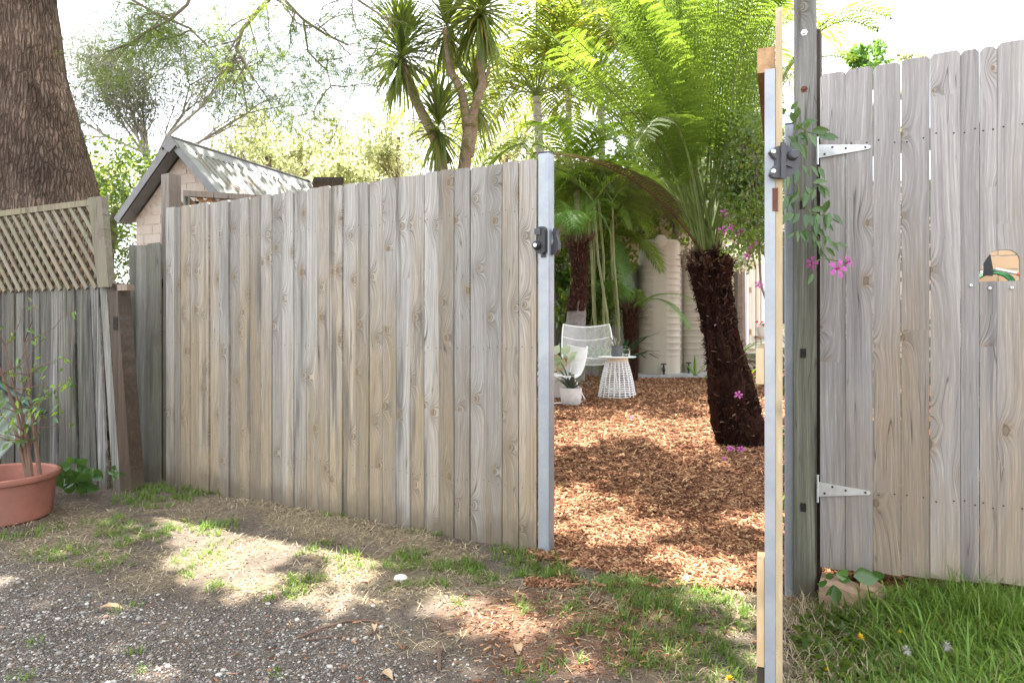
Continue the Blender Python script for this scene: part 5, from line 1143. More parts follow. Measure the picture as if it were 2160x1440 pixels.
def flower(parent, loc, face, r, name='flower'):
    o = empty(name, loc, 0, parent=parent) if parent else None
    q = Vector(face).normalized().to_track_quat('Z', 'Y').to_matrix(); V = []; F = []
    for k in range(5):
        a = 2 * math.pi * k / 5 + random.uniform(-.1, .1); b = len(V)
        for (rr2, da, z) in ((.12, 0, -.1), (.6, -.42, .05), (1., -.2, .0), (.93, 0., -.03), (1., .2, .0), (.6, .42, .05)):
            V.append(q @ Vector((rr2 * math.cos(a + da), rr2 * math.sin(a + da), z)) * r)
        F.append((b, b + 1, b + 2, b + 3, b + 4, b + 5))
    mb = MB(); mb.v = V; mb.f = F; mb.mi = [0] * 5
    b = len(mb.v); mb.m = 1; mb.add([q @ Vector((.17 * math.cos(t), .17 * math.sin(t), .07)) * r for t in np.linspace(0, 6.28, 7)[:-1]], [tuple(range(6))])
    mb.m = 0; mb.add([q @ Vector((.13 * math.cos(t), .13 * math.sin(t), z)) * r for z in (-.9, .05) for t in np.linspace(0, 6.28, 7)[:-1]], [(j, (j + 1) % 6, (j + 1) % 6 + 6, j + 6) for j in range(6)])
    me_o = mb.build(name, [M['petal'], M['throat']], parent, loc=loc)
    if o: bpy.data.objects.remove(o)
    return me_o
for (a, b) in ((1527, 449), (1541, 462), (1524, 486), (1541, 478), (1578, 461), (1563, 491), (1583, 525), (1580, 532), (1586, 518), (1577, 540), (1600, 600), (1590, 512)):
    flower(rs, W(a, b, 5.0) - o0, (random.uniform(-.5, .2), -1, random.uniform(-.3, .4)), .034)
# ------------------------------------------------------------------ vine on the timber post
vn_ = empty('climbing_vine', W(1690, 690, 2.5), 0, 'leafy climbing vine with three pink flowers on the timber post', 'vine'); o0 = vn_.location.copy()
VY = 2.46
def LV(px, py, Y=VY): return W(px, py, Y) - o0
mb = MB()
for P in ([(1668, 300), (1672, 360), (1690, 420), (1710, 450), (1722, 490), (1735, 530), (1755, 560)], [(1660, 240), (1680, 262), (1700, 278), (1738, 285)], [(1672, 360), (1660, 420), (1662, 470)], [(1710, 450), (1745, 455), (1770, 470)], [(1715, 470), (1740, 500), (1768, 520)], [(1722, 490), (1690, 488), (1672, 492)], [(1735, 545), (1720, 552), (1714, 556)], [(1740, 545), (1775, 552), (1790, 552)], [(1690, 420), (1725, 392), (1745, 400)], [(1680, 262), (1672, 290), (1690, 320)]):
    mb.tube([LV(*p) for p in P], .0022, 5)
mb.build('stem', M['stipe'], vn_, True)
def vleaf(px, py, ang, L, wd=.5, Y=VY, mat='vineleaf', parent=None, tilt=0.):
    """one broad pointed leaf, folded along its midrib, seen roughly face-on"""
    parent = parent or vn_; a = R(ang); d = Vector((math.cos(a), -.25, math.sin(a))).normalized(); s = Vector((-math.sin(a), random.uniform(-.6, .6), math.cos(a))).normalized(); nn = d.cross(s).normalized()
    if nn.y > 0: nn = -nn
    V = []; w = wd * L / 2
    prof = [(0, .0), (.15, .55), (.4, 1.), (.7, .72), (1., .0)]
    for f, q in prof:
        c = d * (L * f) + Vector((0, 0, -.18 * L * f * f))
        V += [c - s * w * q - nn * w * q * .0 + nn * w * q * .35, c, c + s * w * q + nn * w * q * .35]
    F = []
    for i in range(4): b = i * 3; F += [(b, b + 1, b + 4, b + 3), (b + 1, b + 2, b + 5, b + 4)]
    base = W(px, py, Y) - parent.location
    return np_mesh('leaf', np.array([tuple(v) for v in V]), F, M[mat], parent, np.full(15, random.random()), True, loc=base)
rv = random.Random(2)
VL = [(1672, 272, 60), (1676, 262, 110), (1690, 268, 20), (1695, 276, 80), (1705, 280, -60), (1712, 280, 10), (1722, 284, -20), (1690, 280, -80), (1680, 285, -110), (1662, 285, -60), (1668, 300, -30), (1700, 290, 150), (1735, 286, -10), (1655, 240, 120), (1665, 235, 50), (1680, 250, 100), (1690, 300, -70), (1676, 310, -100),
      (1695, 350, -70), (1712, 352, -80), (1725, 350, -50), (1680, 352, -120), (1700, 395, -60), (1712, 388, 10), (1725, 390, -75), (1738, 394, -45), (1704, 398, -130), (1686, 402, -140), (1720, 398, -95), (1670, 410, -100), (1664, 410, -70), (1658, 412, -110), (1660, 370, -80),
      (1700, 448, -100), (1690, 448, -120), (1680, 450, -150), (1712, 446, 20), (1728, 450, -100), (1740, 452, -75), (1748, 450, -110), (1758, 452, -60), (1735, 448, 60), (1718, 455, -80), (1705, 455, -60), (1676, 452, -170),
      (1700, 486, -90), (1690, 486, -80), (1680, 488, -110), (1672, 490, 200), (1712, 484, -70), (1722, 478, -60), (1735, 490, -100), (1742, 495, -80), (1750, 505, -60), (1760, 512, -30), (1718, 500, -110), (1724, 505, -70), (1730, 520, -60), (1740, 520, -40), (1716, 580, -110), (1720, 470, -100), (1745, 470, -50)]
for (a, b, an_) in VL: vleaf(a + rv.uniform(-3, 3), b + rv.uniform(-3, 3), an_ + rv.uniform(-20, 20), rv.uniform(.042, .064) * (1 if b < 460 else .75), rv.uniform(.38, .5), VY + rv.uniform(-.04, .03))
fl = flower(vn_, LV(1768, 566, 2.4), (.1, -1, .15), .036); fl = flower(vn_, LV(1792, 551, 2.42), (.6, -.8, .5), .026); fl = flower(vn_, LV(1713, 555, 2.42), (-.9, -.5, -.1), .026)
# ------------------------------------------------------------------ plants in pots and beds
def rosette(name, parent, n, L, wd, lo, hi, mat, loc, drp=.4, seg=4, azr=(0, 6.283)):
    az = rng.uniform(azr[0], azr[1], n)
    el = rng.uniform(lo, hi, n); P = np.tile(np.array(loc, float), (n, 1)) + np.stack([np.cos(az), np.sin(az), np.zeros(n)], -1) * .012
    for i in range(n):
        V, F, k = straps(P[i:i + 1], az[i:i + 1], el[i:i + 1], np.array([L * rng.uniform(.75, 1.1)]), np.array([wd * rng.uniform(.8, 1.1)]), np.array([drp * rng.uniform(.3, 1.3)]), seg)
        o = np_mesh(name, V, F, mat, parent, np.full(len(V), rng.random()), True); m = o.modifiers.new('t', 'SOLIDIFY'); m.thickness = .004
def plant(name, loc, label, cat='plant', group=None): return empty(name, loc, 0, label, cat, group)
x, y, z = g3(1204.5, 0, 7.65); pl = plant('aloe', (x, y, z + .155), 'purple and green aloe growing in the small white pot'); rosette('leaf', pl, 15, .33, .05, .5, 1.4, M['aloe'], (0, 0, 0), .5)
x, y, z = g3(1301.5, 0, 8.0); pl = plant('air_plant', (x - .005, y - .03, z + .57), 'thin grey spiky plant in the dark pot on the wicker table'); rosette('leaf', pl, 18, .19, .014, .3, 1.4, M['airp'], (0, 0, 0), .6)
x, y, z = g3(1181, 0, 8.1); pl = plant('caladium', (x, y, z + .24), 'white, red and green variegated plant beside the lock post')
for k in range(13): vleaf(1181 + rv.uniform(-18, 30), 790 - rv.uniform(0, 50), rv.uniform(0, 180), .17, .7, 8.1 + rv.uniform(-.1, .1), 'calad', pl)
x, y, z = g3(1262, 0, 9.1); pl = plant('bromeliad', (x, y, z + .25), 'bright lime green strappy bromeliad behind the wire chair'); rosette('leaf', pl, 26, .5, .065, .45, 1.35, M['broml'], (0, 0, 0), .5)
x, y, z = g3(1300, 0, 9.2); pl = plant('strap_plant', (x, y, z + .2), 'dark green strap-leaved plant in front of the stubby fern'); rosette('leaf', pl, 10, .85, .09, .5, 1.1, M['darkstrap'], (0, 0, 0), .45)
x, y, z = g3(1172, 0, 8.8); pl = plant('strap_plant', (x, y, z + .3), 'dark broad-leaved plant beside the small fern trunk'); rosette('leaf', pl, 9, .6, .1, .2, 1.2, M['darkstrap'], (0, 0, 0), .5)
x, y, z = g3(1562, 0, 7.2); pl = plant('bromeliad', (x, y, z + .2), 'yellow-green lobed leaves right of the big fern trunk'); rosette('leaf', pl, 16, .42, .055, .3, 1.3, M['broml'], (0, 0, 0), .5)
x, y, z = g3(1604, 0, 6.0); pl = plant('dry_cordyline', (x - .1, y, z), 'half-dead leaning stem with withered leaves behind the gate leaf')
MB().tube([(0, 0, 0), (-.03, 0, .3), (-.12, 0, .62)], .025, 8).build('stem', M['stub'], pl, True); rosette('leaf', pl, 14, .3, .03, -.9, .9, M['fernold'], (-.12, 0, .62), .5); rosette('leaf', pl, 12, .3, .03, .2, 1.2, M['palmg'], (-.12, 0, .62), .5)
x, y, z = g3(1466, 0, 9.5); pl = plant('bromeliad', (x, y, z + .1), 'single pale strap leaf left of the big fern trunk base'); rosette('leaf', pl, 3, .4, .04, .5, .9, M['broml'], (0, 0, 0), .4)
pp = rpot('plant_pot', W(1612, 712, 8.5), .07, .09, .13, M['conc_white'], 'small white pot with red flowers near the house steps'); pl = plant('red_flower_plant', W(1613, 706, 8.5), 'cluster of small red flowers by the house steps')
cloud('blooms', M['redf'], [(random.gauss(0, .04), random.gauss(0, .03), random.gauss(.07, .03)) for _ in range(16)], .03, 8, .04, .025, pl)
# sapling in the terracotta pot
sg = empty('potted_sapling', tp_.location + Vector((0, 0, .145)), 0, 'thin leafy sapling with several brown stems in the terracotta pot', 'sapling'); o0 = sg.location.copy()
mb = MB(); rb = random.Random(12); tips = []
def LG(px, py, Y=3.76): return W(px, py, Y) - o0
for P in ([(62, 1005), (52, 930), (35, 870), (5, 790), (-20, 730)], [(66, 1005), (60, 940), (48, 880), (30, 820), (10, 730)], [(84, 1000), (75, 930), (66, 860), (60, 790), (50, 720)], [(58, 1005), (45, 950), (30, 900)]):
    pts = [LG(*p) for p in P]; mb.tube(pts, [.012, .011, .009, .007, .004][:len(pts)], 6)
    for i in range(1, len(pts)):
        for k in range(2): branching(mb, pts[i], Vector((rb.uniform(-1, 1.3), rb.uniform(-.8, .4), rb.uniform(0, .8))), .17, .0035, 1, tips, rb, .4, (1, 3), .1, .8)
mb.build('stem', M['sappling'], sg, True)
bx = [(LG(rb.uniform(70, 150), rb.uniform(760, 880)), Vector((1, 0, 0))) for _ in range(16)]
def lcount(tp): return tp
q = 0
for (p, d) in tips[:110] + bx:
    if q > 230: break
    for k in range(2):
        q += 1; w_ = p + o0; px_, py_ = 1080 + FP * w_.x / w_.y, HZ + FP * (CAMZ - w_.z) / w_.y
        if px_ < -60: continue
        vleaf(px_ + rb.uniform(-6, 6), py_ + rb.uniform(-6, 6), rb.uniform(-170, 60), rb.uniform(.025, .05), .42, w_.y, rb.choice(['vineleaf', 'shrub', 'palmg', 'broml']), sg)
# weeds at the foot of the old fence
wd_ = empty('broadleaf_weed', (W(170, 1010, 4.25).x, 4.25, .0), 0, 'dark green broad-leaved weed at the foot of the old fence', 'weed')
for k in range(44): vleaf(rb.gauss(170, 20), rb.uniform(975, 1030), rb.uniform(-60, 240), rb.uniform(.06, .095), .75, 4.2 + rb.uniform(-.1, .06), 'vineleaf', wd_)
for k in range(5): vleaf(245 + rb.uniform(-8, 10), 994 + rb.uniform(-6, 6), k * 72, .05, .6, 4.25, 'vineleaf', wd_)
wd2 = empty('broadleaf_weed', (W(1752, 1240, 2.45).x, 2.45, .05), 0, 'small round-leaved weed on the sandstone under the right gate', 'weed')
for (a, b, an_, l_) in ((1757, 1232, -80, .06), (1745, 1228, 170, .045), (1750, 1222, 100, .04), (1768, 1222, 20, .045), (1800, 1215, 10, .085), (1790, 1212, 160, .06), (1760, 1235, -150, .045), (1830, 1212, 15, .06)): vleaf(a, b, an_, l_, .75, 2.43, 'vineleaf', wd2)
# dandelions and clover, right lawn
def dandelion(px, py, label, kind='yellow', r=.016, h=.06, g='dandelions in the right-hand grass'):
    x, y = G(px, py, .06); z = gzf(x, y); e = empty('dandelion', (x, y, z), 0, label, 'flower', g if label.startswith('yellow') else None)
    MB().tube([(0, .0, 0), (.004, .002, h)], .0016, 5).build('stem', M['stipe'], e)
    n_ = 60; az = rng.uniform(0, 6.28, n_); el = rng.uniform(.1, 1.5, n_) if kind == 'yellow' else rng.uniform(-1.2, 1.5, n_)
    V, F, k = straps(np.tile([[.004, .002, h]], (n_, 1)), az, el, r * rng.uniform(.7, 1.1, n_), np.full(n_, .003), np.full(n_, .2), 2); np_mesh('petals', V, F, M[kind], e, np.repeat(rng.random(n_), k))
M['puff'] = leafmat('seed_puff', (.5, .46, .42), (.65, .62, .58), (.5, .5, .5), .4)
dandelion(1813, 1345, 'yellow dandelion standing tall in the grass right of the gate leaf'); dandelion(1742, 1388, 'yellow dandelion bud low beside the gate leaf', r=.009, h=.03); dandelion(1896, 1350, 'orange dandelion bud in the right-hand grass', r=.007, h=.07)
dandelion(1536, 1398, 'yellow dandelion flat in the grass left of the gate leaf', r=.014, h=.02)
dandelion(1910, 1392, 'grey seed head of a dandelion, left one of the pair', 'puff', .018, .08); dandelion(1994, 1395, 'grey seed head of a dandelion, right one of the pair', 'puff', .018, .08)
# fallen flowers on the mulch
for i, (px, py, lb) in enumerate(((1541, 960, 'left of the two fallen pink flowers below the fern trunk'), (1563, 962, 'right of the two fallen pink flowers below the fern trunk'), (1527, 975, 'small pink petal left below the fallen flowers'), (1333, 906, 'fallen pink flower alone in the middle of the sunlit mulch'))):
    x, y = G(px, py, .05); z = gzf(x, y); o = flower(None, (x, y, z + .03), (random.uniform(-.3, .3), -.6, .8), .034 if i < 2 else .02, 'fallen_flower'); tag(o, lb, 'flower', 'pink flowers fallen on the mulch')
o = flower(None, W(1558, 832, 5.2), (-.2, -1, .3), .032, 'fallen_flower'); tag(o, 'pink flower caught low on the shaggy fern trunk', 'flower', 'pink flowers fallen on the mulch')
# dead leaves, stone, twigs
def deadleaf(px, py, L, ang, label, wd=.32):
    x, y = G(px, py); z = gzf(x, y); a = R(ang); V = []; F = []
    for i, (f, q) in enumerate(((0, .02), (.15, .6), (.4, 1), (.7, .8), (1, .02))):
        cx = (f - .5) * L; w = wd * L / 2 * q; zz = .006 + .012 * math.sin(math.pi * f); V += [(cx, -w, zz + .006 * q), (cx, 0, zz), (cx, w, zz + .008 * q)]
    for i in range(4): b = 3 * i; F += [(b, b + 1, b + 4, b + 3), (b + 1, b + 2, b + 5, b + 4)]
    o = np_mesh('dead_leaf', V, F, M['deadleaf'], None, np.full(15, random.random()), True, loc=(x, y, z)); o.rotation_euler = (0, 0, a); tag(o, label, 'leaf', 'dead leaves on the ground')
deadleaf(233, 1293, .10, 5, 'long tan dead leaf lying on the gravel at left', .3); deadleaf(1092, 1375, .075, 95, 'pale dead leaf lying upright on the dirt in the centre', .42); deadleaf(1455, 1228, .09, 20, 'curled dead leaf at the edge of the mulch', .5)
deadleaf(790, 1330, .05, 100, 'small orange-tan dead leaf on the dirt below the fence', .4); deadleaf(815, 1430, .06, -40, 'brown bark flake at the bottom edge on the dirt', .5)
deadleaf(2082, 1375, .06, 10, 'crumpled brown leaf in the right-hand grass', .7); deadleaf(2105, 1405, .06, 60, 'lower crumpled brown leaf in the right-hand grass', .7); deadleaf(683, 1152, .05, 10, 'small rust-red leaf in front of the long fence', .6)
mb = MB(); mb.lathe([(0, -.012), (.022, -.006), (.03, .004), (.024, .013), (.01, .018), (0, .018)], 9); x, y = G(845, 1232); o = mb.build('stone', M['conc_white'], None, True, loc=(x, y, gzf(x, y) + .008)); o.scale = (1, .75, 1); tag(o, 'white rounded stone lying in the grass in front of the fence', 'stone')
def twig(P, r, label):
    pts = []
    for (px, py) in P: x, y = G(px, py); pts.append((x, y, gzf(x, y) + r * 2.))
    o = MB().tube(pts, r, 5).build('twig', M['sappling'], None, True); tag(o, label, 'twig', 'fallen twigs on the dirt')
twig([(628, 1345), (680, 1325), (730, 1312), (780, 1312), (810, 1322)], .004, 'long thin curved twig on the dirt in front of the fence'); twig([(640, 1350), (700, 1343), (720, 1346)], .003, 'short twig lying just below the long curved one')
twig([(925, 1370), (927, 1400), (926, 1425)], .006, 'brown upright stick fragment at the bottom centre'); twig([(800, 1335), (770, 1345)], .003, 'tiny twig by the orange-tan leaf'); twig([(1380, 897), (1350, 905), (1335, 908)], .004, 'pale thin twig on the sunlit mulch')

# ------------------------------------------------------------------ mulch, gravel, straw, grass as ground cover
def chips(name, X, Y, L, Wd, T, mat, tilt=.5, lift=.004):
    N = len(X); Z = gz(X, Y) + lift + rng.random(N) * .012; yaw = rng.uniform(0, 6.283, N); pt = rng.normal(size=N) * tilt * .5; rl = rng.normal(size=N) * tilt
    d = np.stack([np.cos(yaw) * np.cos(pt), np.sin(yaw) * np.cos(pt), np.sin(pt)], -1); s0 = np.stack([-np.sin(yaw), np.cos(yaw), np.zeros(N)], -1); up = np.cross(d, s0); s = s0 * np.cos(rl)[:, None] + up * np.sin(rl)[:, None]; u2 = np.cross(d, s)
    c = np.stack([X, Y, Z], -1); h = (L / 2)[:, None]; w = (Wd / 2)[:, None]; t = (T / 2)[:, None]
    V = np.stack([c + d * h * a * (1 if b > 0 else .85) + s * w * b * (1 if a > 0 else .6) + u2 * t * e_ for e_ in (-1, 1) for b in (-1, 1) for a in (-1, 1)], 1)
    b0 = np.arange(N)[:, None] * 8; fs = [(4, 5, 7, 6), (0, 1, 5, 4), (2, 6, 7, 3), (0, 4, 6, 2), (1, 3, 7, 5)]
    F = np.concatenate([b0 + np.array(f)[None] for f in fs]); o = np_mesh(name, V.reshape(-1, 3), F, mat, None, np.repeat(rng.random(N), 8)); o['kind'] = 'stuff'; return o
n = NT('bark_mulch'); r = n.attr('rnd'); rp = n.n('ShaderNodeValToRGB', None, Fac=r); cr_ = rp.color_ramp
cr_.elements[0].position = 0; cr_.elements[0].color = (.075, .028, .015, 1); cr_.elements[1].position = 1; cr_.elements[1].color = (.55, .36, .2, 1)
for p_, c_2 in ((.3, (.15, .065, .035)), (.62, (.30, .14, .075)), (.88, (.43, .235, .13))): e_ = cr_.elements.new(p_); e_.color = c_2 + (1,)
M['mulch'] = n.done(rp.outputs[0], .85, n.bump(n.noise(n.pos(), 250, 3), .5, .004), .15)
N = 84000; Yv = 2.75 + (11.5 - 2.75) * rng.random(N) ** 1.9; k_ = rng.uniform(.02, .60, N); Xv = k_ * Yv
ok = rng.random(N) < mulch_w(Xv, Yv); Xv, Yv = Xv[ok], Yv[ok]; far = np.clip(Yv / 4, 1, 1.6)
chips('bark_mulch', Xv, Yv, rng.uniform(.014, .058, len(Xv)) * (1 + .15 * far), rng.uniform(.0035, .011, len(Xv)) * far, rng.uniform(.002, .006, len(Xv)), M['mulch'])
N = 7000; Xv = rng.uniform(-.9, 1.0, N); Yv = rng.uniform(1.9, 3.3, N); ok = (rng.random(N) < mulch_w(Xv, Yv) * .8 + .04) & (fdist(Xv, Yv) < 0); Xv, Yv = Xv[ok], Yv[ok]
o = chips('scattered_bark', Xv, Yv, rng.uniform(.008, .035, len(Xv)), rng.uniform(.003, .009, len(Xv)), rng.uniform(.001, .003, len(Xv)), M['mulch'], .3, .001)
# straw / dead grass
n = NT('dry_straw'); r = n.attr('rnd'); M['straw'] = n.done(n.mix(r, (.2, .14, .08), (.5, .42, .27)), .8, None, .15)
N = 60000; Xv = rng.uniform(-3.2, 2.4, N); Yv = rng.uniform(1.85, 4.7, N); ok = (rng.random(N) < np.clip(straw_w(Xv, Yv) * 1.1 + .14 * (1 - gravel_w(Xv, Yv)), 0, 1)) & (fdist(Xv, Yv) < -.0); Xv, Yv = Xv[ok], Yv[ok]
V, F, k = straps(np.stack([Xv, Yv, gz(Xv, Yv) + .004], -1), rng.uniform(0, 6.28, len(Xv)), rng.uniform(-.05, .55, len(Xv)), rng.uniform(.015, .065, len(Xv)), np.full(len(Xv), .0022), rng.uniform(0, .8, len(Xv)), 2)
np_mesh('dry_straw', V, F, M['straw'], None, np.repeat(rng.random(len(Xv)), k))['kind'] = 'stuff'
N = 9000; Yv = rng.uniform(1.8, 2.7, N); Xv = rng.uniform(.4, .9, N) * Yv; ok = fdist(Xv, Yv) < -.01; Xv, Yv = Xv[ok], Yv[ok]
V, F, k = straps(np.stack([Xv, Yv, gz(Xv, Yv) + .01], -1), rng.uniform(0, 6.28, len(Xv)), rng.uniform(-.05, .9, len(Xv)), rng.uniform(.02, .09, len(Xv)), np.full(len(Xv), .0022), rng.uniform(0, 1, len(Xv)), 2)
np_mesh('lawn_thatch', V, F, M['straw'], None, np.repeat(rng.random(len(Xv)), k))['kind'] = 'stuff'
# gravel
n = NT('gravel_stones'); r = n.attr('rnd'); rp = n.n('ShaderNodeValToRGB', dict(), Fac=r); cr_ = rp.color_ramp; cr_.interpolation = 'LINEAR'
cr_.elements[0].position = 0; cr_.elements[0].color = (.06, .055, .055, 1); cr_.elements[1].position = 1; cr_.elements[1].color = (.58, .55, .5, 1)
for p_, c_2 in ((.35, (.135, .125, .115)), (.62, (.25, .23, .205)), (.72, (.25, .17, .125)), (.80, (.36, .33, .29))): e_ = cr_.elements.new(p_); e_.color = c_2 + (1,)
M['gravel'] = n.done(rp.outputs[0], .75, n.bump(n.noise(n.pos(), 200, 3), .25, .003), .25)
t_ = (1 + 5 ** .5) / 2; ICO = unit(np.array([(-1, t_, 0), (1, t_, 0), (-1, -t_, 0), (1, -t_, 0), (0, -1, t_), (0, 1, t_), (0, -1, -t_), (0, 1, -t_), (t_, 0, -1), (t_, 0, 1), (-t_, 0, -1), (-t_, 0, 1)], float))
ICF = np.array([(0, 11, 5), (0, 5, 1), (0, 1, 7), (0, 7, 10), (0, 10, 11), (1, 5, 9), (5, 11, 4), (11, 10, 2), (10, 7, 6), (7, 1, 8), (3, 9, 4), (3, 4, 2), (3, 2, 6), (3, 6, 8), (3, 8, 9), (4, 9, 5), (2, 4, 11), (6, 2, 10), (8, 6, 7), (9, 8, 1)])
def pebbles(name, X, Y, S, rv_, mat='gravel'):
    N = len(X); yaw = rng.uniform(0, 6.28, N); sc_ = np.stack([S * rng.uniform(.8, 1.4, N), S * rng.uniform(.6, 1., N), S * rng.uniform(.4, .7, N)], -1) / 2
    V = ICO[None] * sc_[:, None]; V = V * (1 + rng.normal(size=(N, 12, 1)) * .1); c, s = np.cos(yaw)[:, None], np.sin(yaw)[:, None]
    V = np.stack([V[..., 0] * c - V[..., 1] * s + X[:, None], V[..., 0] * s + V[..., 1] * c + Y[:, None], V[..., 2] + (gz(X, Y) + S * .12)[:, None]], -1)
    F = (np.arange(N)[:, None, None] * 12 + ICF[None]).reshape(-1, 3); o = np_mesh(name, V.reshape(-1, 3), F, M[mat], None, np.repeat(rv_, 12), True); o['kind'] = 'stuff'; return o
N = 46000; Yv = rng.uniform(1.88, 3.7, N); k_ = rng.uniform(-.76, .15, N); Xv = k_ * Yv; ok = rng.random(N) < gravel_w(Xv, Yv) * np.clip(.25 + 1.3 * fbm(Xv * 3, Yv * 3, 91), 0, 1); Xv, Yv = Xv[ok], Yv[ok]
pebbles('fine_gravel', Xv, Yv, .0045 + .0085 * rng.random(len(Xv)) ** 2.4, rng.random(len(Xv)) * .9)
N = 380; Yv = rng.uniform(1.88, 3.6, N); Xv = rng.uniform(-.76, .1, N) * Yv; ok = rng.random(N) < gravel_w(Xv, Yv) * .75 + .05; Xv, Yv = Xv[ok], Yv[ok]
pebbles('large_pebbles', Xv, Yv, .012 + .014 * rng.random(len(Xv)) ** 2, .5 + .48 * rng.random(len(Xv)))
n = NT('soil_crumbs'); r = n.attr('rnd'); M['crumb'] = n.done(n.mix(r, (.05, .04, .032), (.26, .2, .155)), .95, None, .1)
N = 30000; Yv = 1.85 + 2.9 * rng.random(N) ** 1.4; k_ = rng.uniform(-.76, .42, N); Xv = k_ * Yv; ok = (fdist(Xv, Yv) < -.01) & (rng.random(N) < 1 - .6 * gravel_w(Xv, Yv)); Xv, Yv = Xv[ok], Yv[ok]
pebbles('soil_crumbs', Xv, Yv, .003 + .009 * rng.random(len(Xv)) ** 2.5, rng.random(len(Xv)), 'crumb')
# grass
GR = [(300, 1045, 40, 16, 1.), (345, 1055, 60, 14, .9), (420, 1040, 60, 10, .9), (260, 1115, 60, 16, .5), (215, 1100, 40, 14, .5), (50, 1130, 50, 14, .6), (120, 1110, 40, 10, .4), (130, 1165, 70, 22, .55), (220, 1190, 60, 20, .5), (300, 1130, 40, 25, .6), (360, 1120, 25, 20, .7), (430, 1110, 25, 12, .8), (460, 1115, 40, 14, .8), (430, 1165, 50, 22, .6), (420, 1200, 40, 18, .5),
      (470, 1240, 30, 14, .7), (275, 1290, 30, 14, .25), (600, 1250, 45, 18, .9), (640, 1230, 45, 16, .8), (665, 1165, 28, 18, .8), (720, 1190, 32, 22, .9), (760, 1205, 30, 14, .6), (850, 1195, 40, 22, .95), (870, 1180, 30, 16, .7), (960, 1200, 62, 13, 1.5), (990, 1195, 40, 12, 1.2), (905, 1240, 45, 10, .8), (850, 1245, 30, 8, .6), (960, 1270, 40, 8, .4), (1040, 1225, 35, 12, .7), (1075, 1165, 35, 22, .9), (1130, 1190, 55, 28, 1.2), (1180, 1210, 30, 18, 1.),
      (1115, 1290, 28, 12, .8), (1190, 1280, 50, 20, .6), (1235, 1330, 40, 18, .6), (1270, 1240, 60, 20, .8), (1330, 1240, 60, 22, 1.), (1360, 1260, 60, 26, 1.), (1450, 1250, 70, 22, .9), (1400, 1310, 90, 40, .9), (1300, 1330, 60, 30, .6), (1500, 1300, 80, 40, .7), (1560, 1290, 40, 40, .6), (1440, 1380, 100, 50, .9), (1560, 1400, 60, 40, .8), (1180, 1400, 60, 30, .4), (1120, 1430, 60, 14, .4), (1330, 1410, 60, 30, .5), (1130, 1150, 20, 8, .5), (890, 1130, 60, 8, .4), (700, 1095, 80, 8, .3),
      (560, 1420, 30, 10, .12), (40, 1430, 30, 14, .3), (110, 1340, 14, 30, .2), (290, 1380, 18, 6, .2), (300, 1415, 14, 6, .2)]
BL = []
for (cx, cy, rx, ry, dn) in GR:
    x0, y0 = G(cx, cy); sx = rx / FP * y0; sy = abs(G(cx, cy + ry)[1] - G(cx, cy - ry)[1]) / 2; n_ = int(9000 * sx * sy * 3.14 * dn) + 8; ntuft = max(3, n_ // 9)
    a = rng.uniform(0, 6.28, ntuft); q_ = rng.random(ntuft) ** .6; tx_ = x0 + np.cos(a) * q_ * sx * 1.15; ty_ = y0 + np.sin(a) * q_ * sy * 1.15
    BL.append(np.stack([np.repeat(tx_, 9) + rng.normal(size=ntuft * 9) * .009, np.repeat(ty_, 9) + rng.normal(size=ntuft * 9) * .009, np.full(ntuft * 9, .030 + .016 * min(dn, 1.4)) * np.repeat(rng.uniform(.6, 1.35, ntuft), 9), np.zeros(ntuft * 9)], -1))
B = np.concatenate(BL); B = B[fdist(B[:, 0], B[:, 1]) < .02]
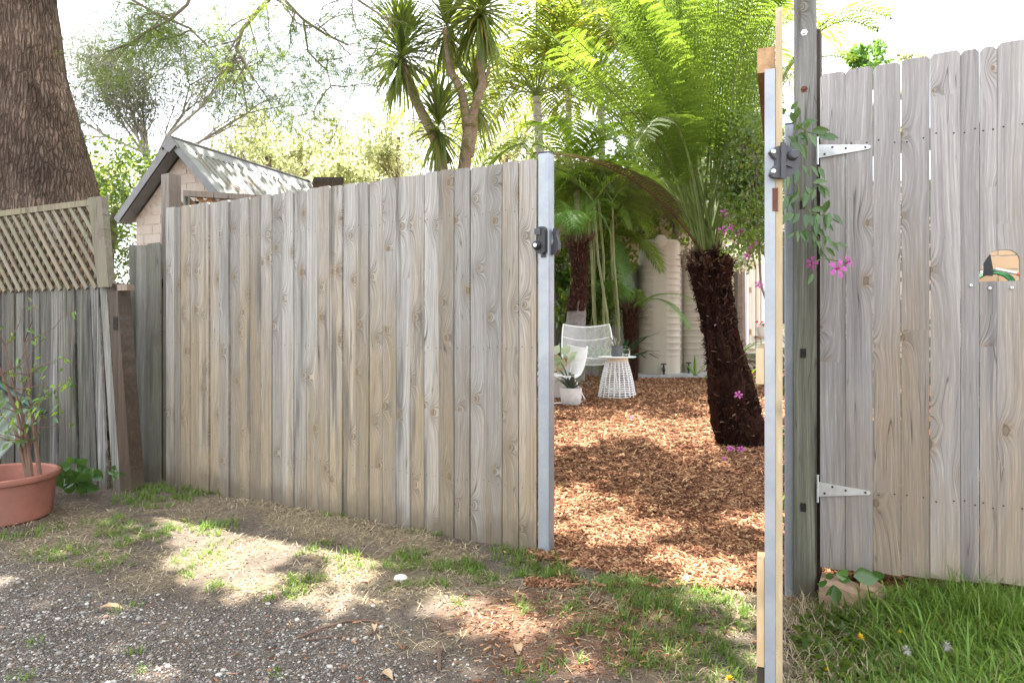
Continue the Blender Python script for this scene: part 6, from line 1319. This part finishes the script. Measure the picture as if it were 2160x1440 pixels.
def grassmesh(name, X, Y, H, wd, mat, elr=(.35, 1.45), dr=(.1, 1.0), parent=None, rlo=0., rhi=1.):
    N = len(X); V, F, k = straps(np.stack([X, Y, gz(X, Y) - .003], -1), rng.uniform(0, 6.28, N), rng.uniform(elr[0], elr[1], N), H * rng.uniform(.7, 1.3, N), wd * rng.uniform(.7, 1.3, N), rng.uniform(dr[0], dr[1], N), 3)
    o = np_mesh(name, V, F, mat, parent, np.repeat(rng.uniform(rlo, rhi, N), k)); o['kind'] = 'stuff'; return o
grassmesh('patchy_grass', B[:, 0], B[:, 1], B[:, 2], np.full(len(B), .0032), M['grass'])
# lush lawn at right, below and beyond the right gate
N = 52000; Yv = rng.uniform(1.75, 2.9, N); Xv = rng.uniform(.38, .95, N) * Yv; d_ = fdist(Xv, Yv); px_, py_ = topx(Xv, Yv)
dens = ss(px_, 1640, 1790) * (.35 + .65 * ss(px_, 1730, 1850)) * (d_ < .05) + .25 * (px_ < 1700) * 0
bare = ss(fbm(Xv * 4, Yv * 4, 33), .35, .5); ok = rng.random(N) < dens * np.maximum(bare, ss(px_, 1750, 1900)); Xv, Yv, px_ = Xv[ok], Yv[ok], px_[ok]
H = (.045 + .07 * ss(px_, 1780, 2050) * fbm(Xv * 5, Yv * 5, 35) * 1.6) + .08 * ss(fdist(Xv, Yv), -.3, -.02) * ss(px_, 1850, 1960)
grassmesh('lush_grass', Xv, Yv, H, np.full(len(Xv), .0038), M['grass'], (.3, 1.5), (.2, 1.5), None, 0, 1.)
N = 1500; Xv = rng.uniform(1.2, 2.6, N); Yv = rng.uniform(1.8, 2.5, N); ok = (fdist(Xv, Yv) < -.02) & (Xv / Yv > .5); grassmesh('tall_grass', Xv[ok], Yv[ok], np.full(ok.sum(), .16), np.full(ok.sum(), .0055), M['grass'], (.7, 1.5), (.3, 1.2), None, .1, .9)
N = 2600; Xv = rng.uniform(.42, .8, N) * 2.2; Yv = rng.uniform(1.8, 2.45, N); ok = (fdist(Xv, Yv) < -.05) & (Xv / Yv > .42); V, F = leaf_quads(np.stack([Xv, Yv, gz(Xv, Yv) + .015], -1)[ok], np.stack([rng.normal(size=ok.sum()), rng.normal(size=ok.sum()), rng.uniform(.1, .7, ok.sum())], -1), .05 * rng.uniform(.6, 1.3, ok.sum()), .018, up=np.array([[0, 0, 1.]]))
np_mesh('lawn_weeds', V, F, M['palmg'], None, np.repeat(rng.random(ok.sum()), 4))['kind'] = 'stuff'
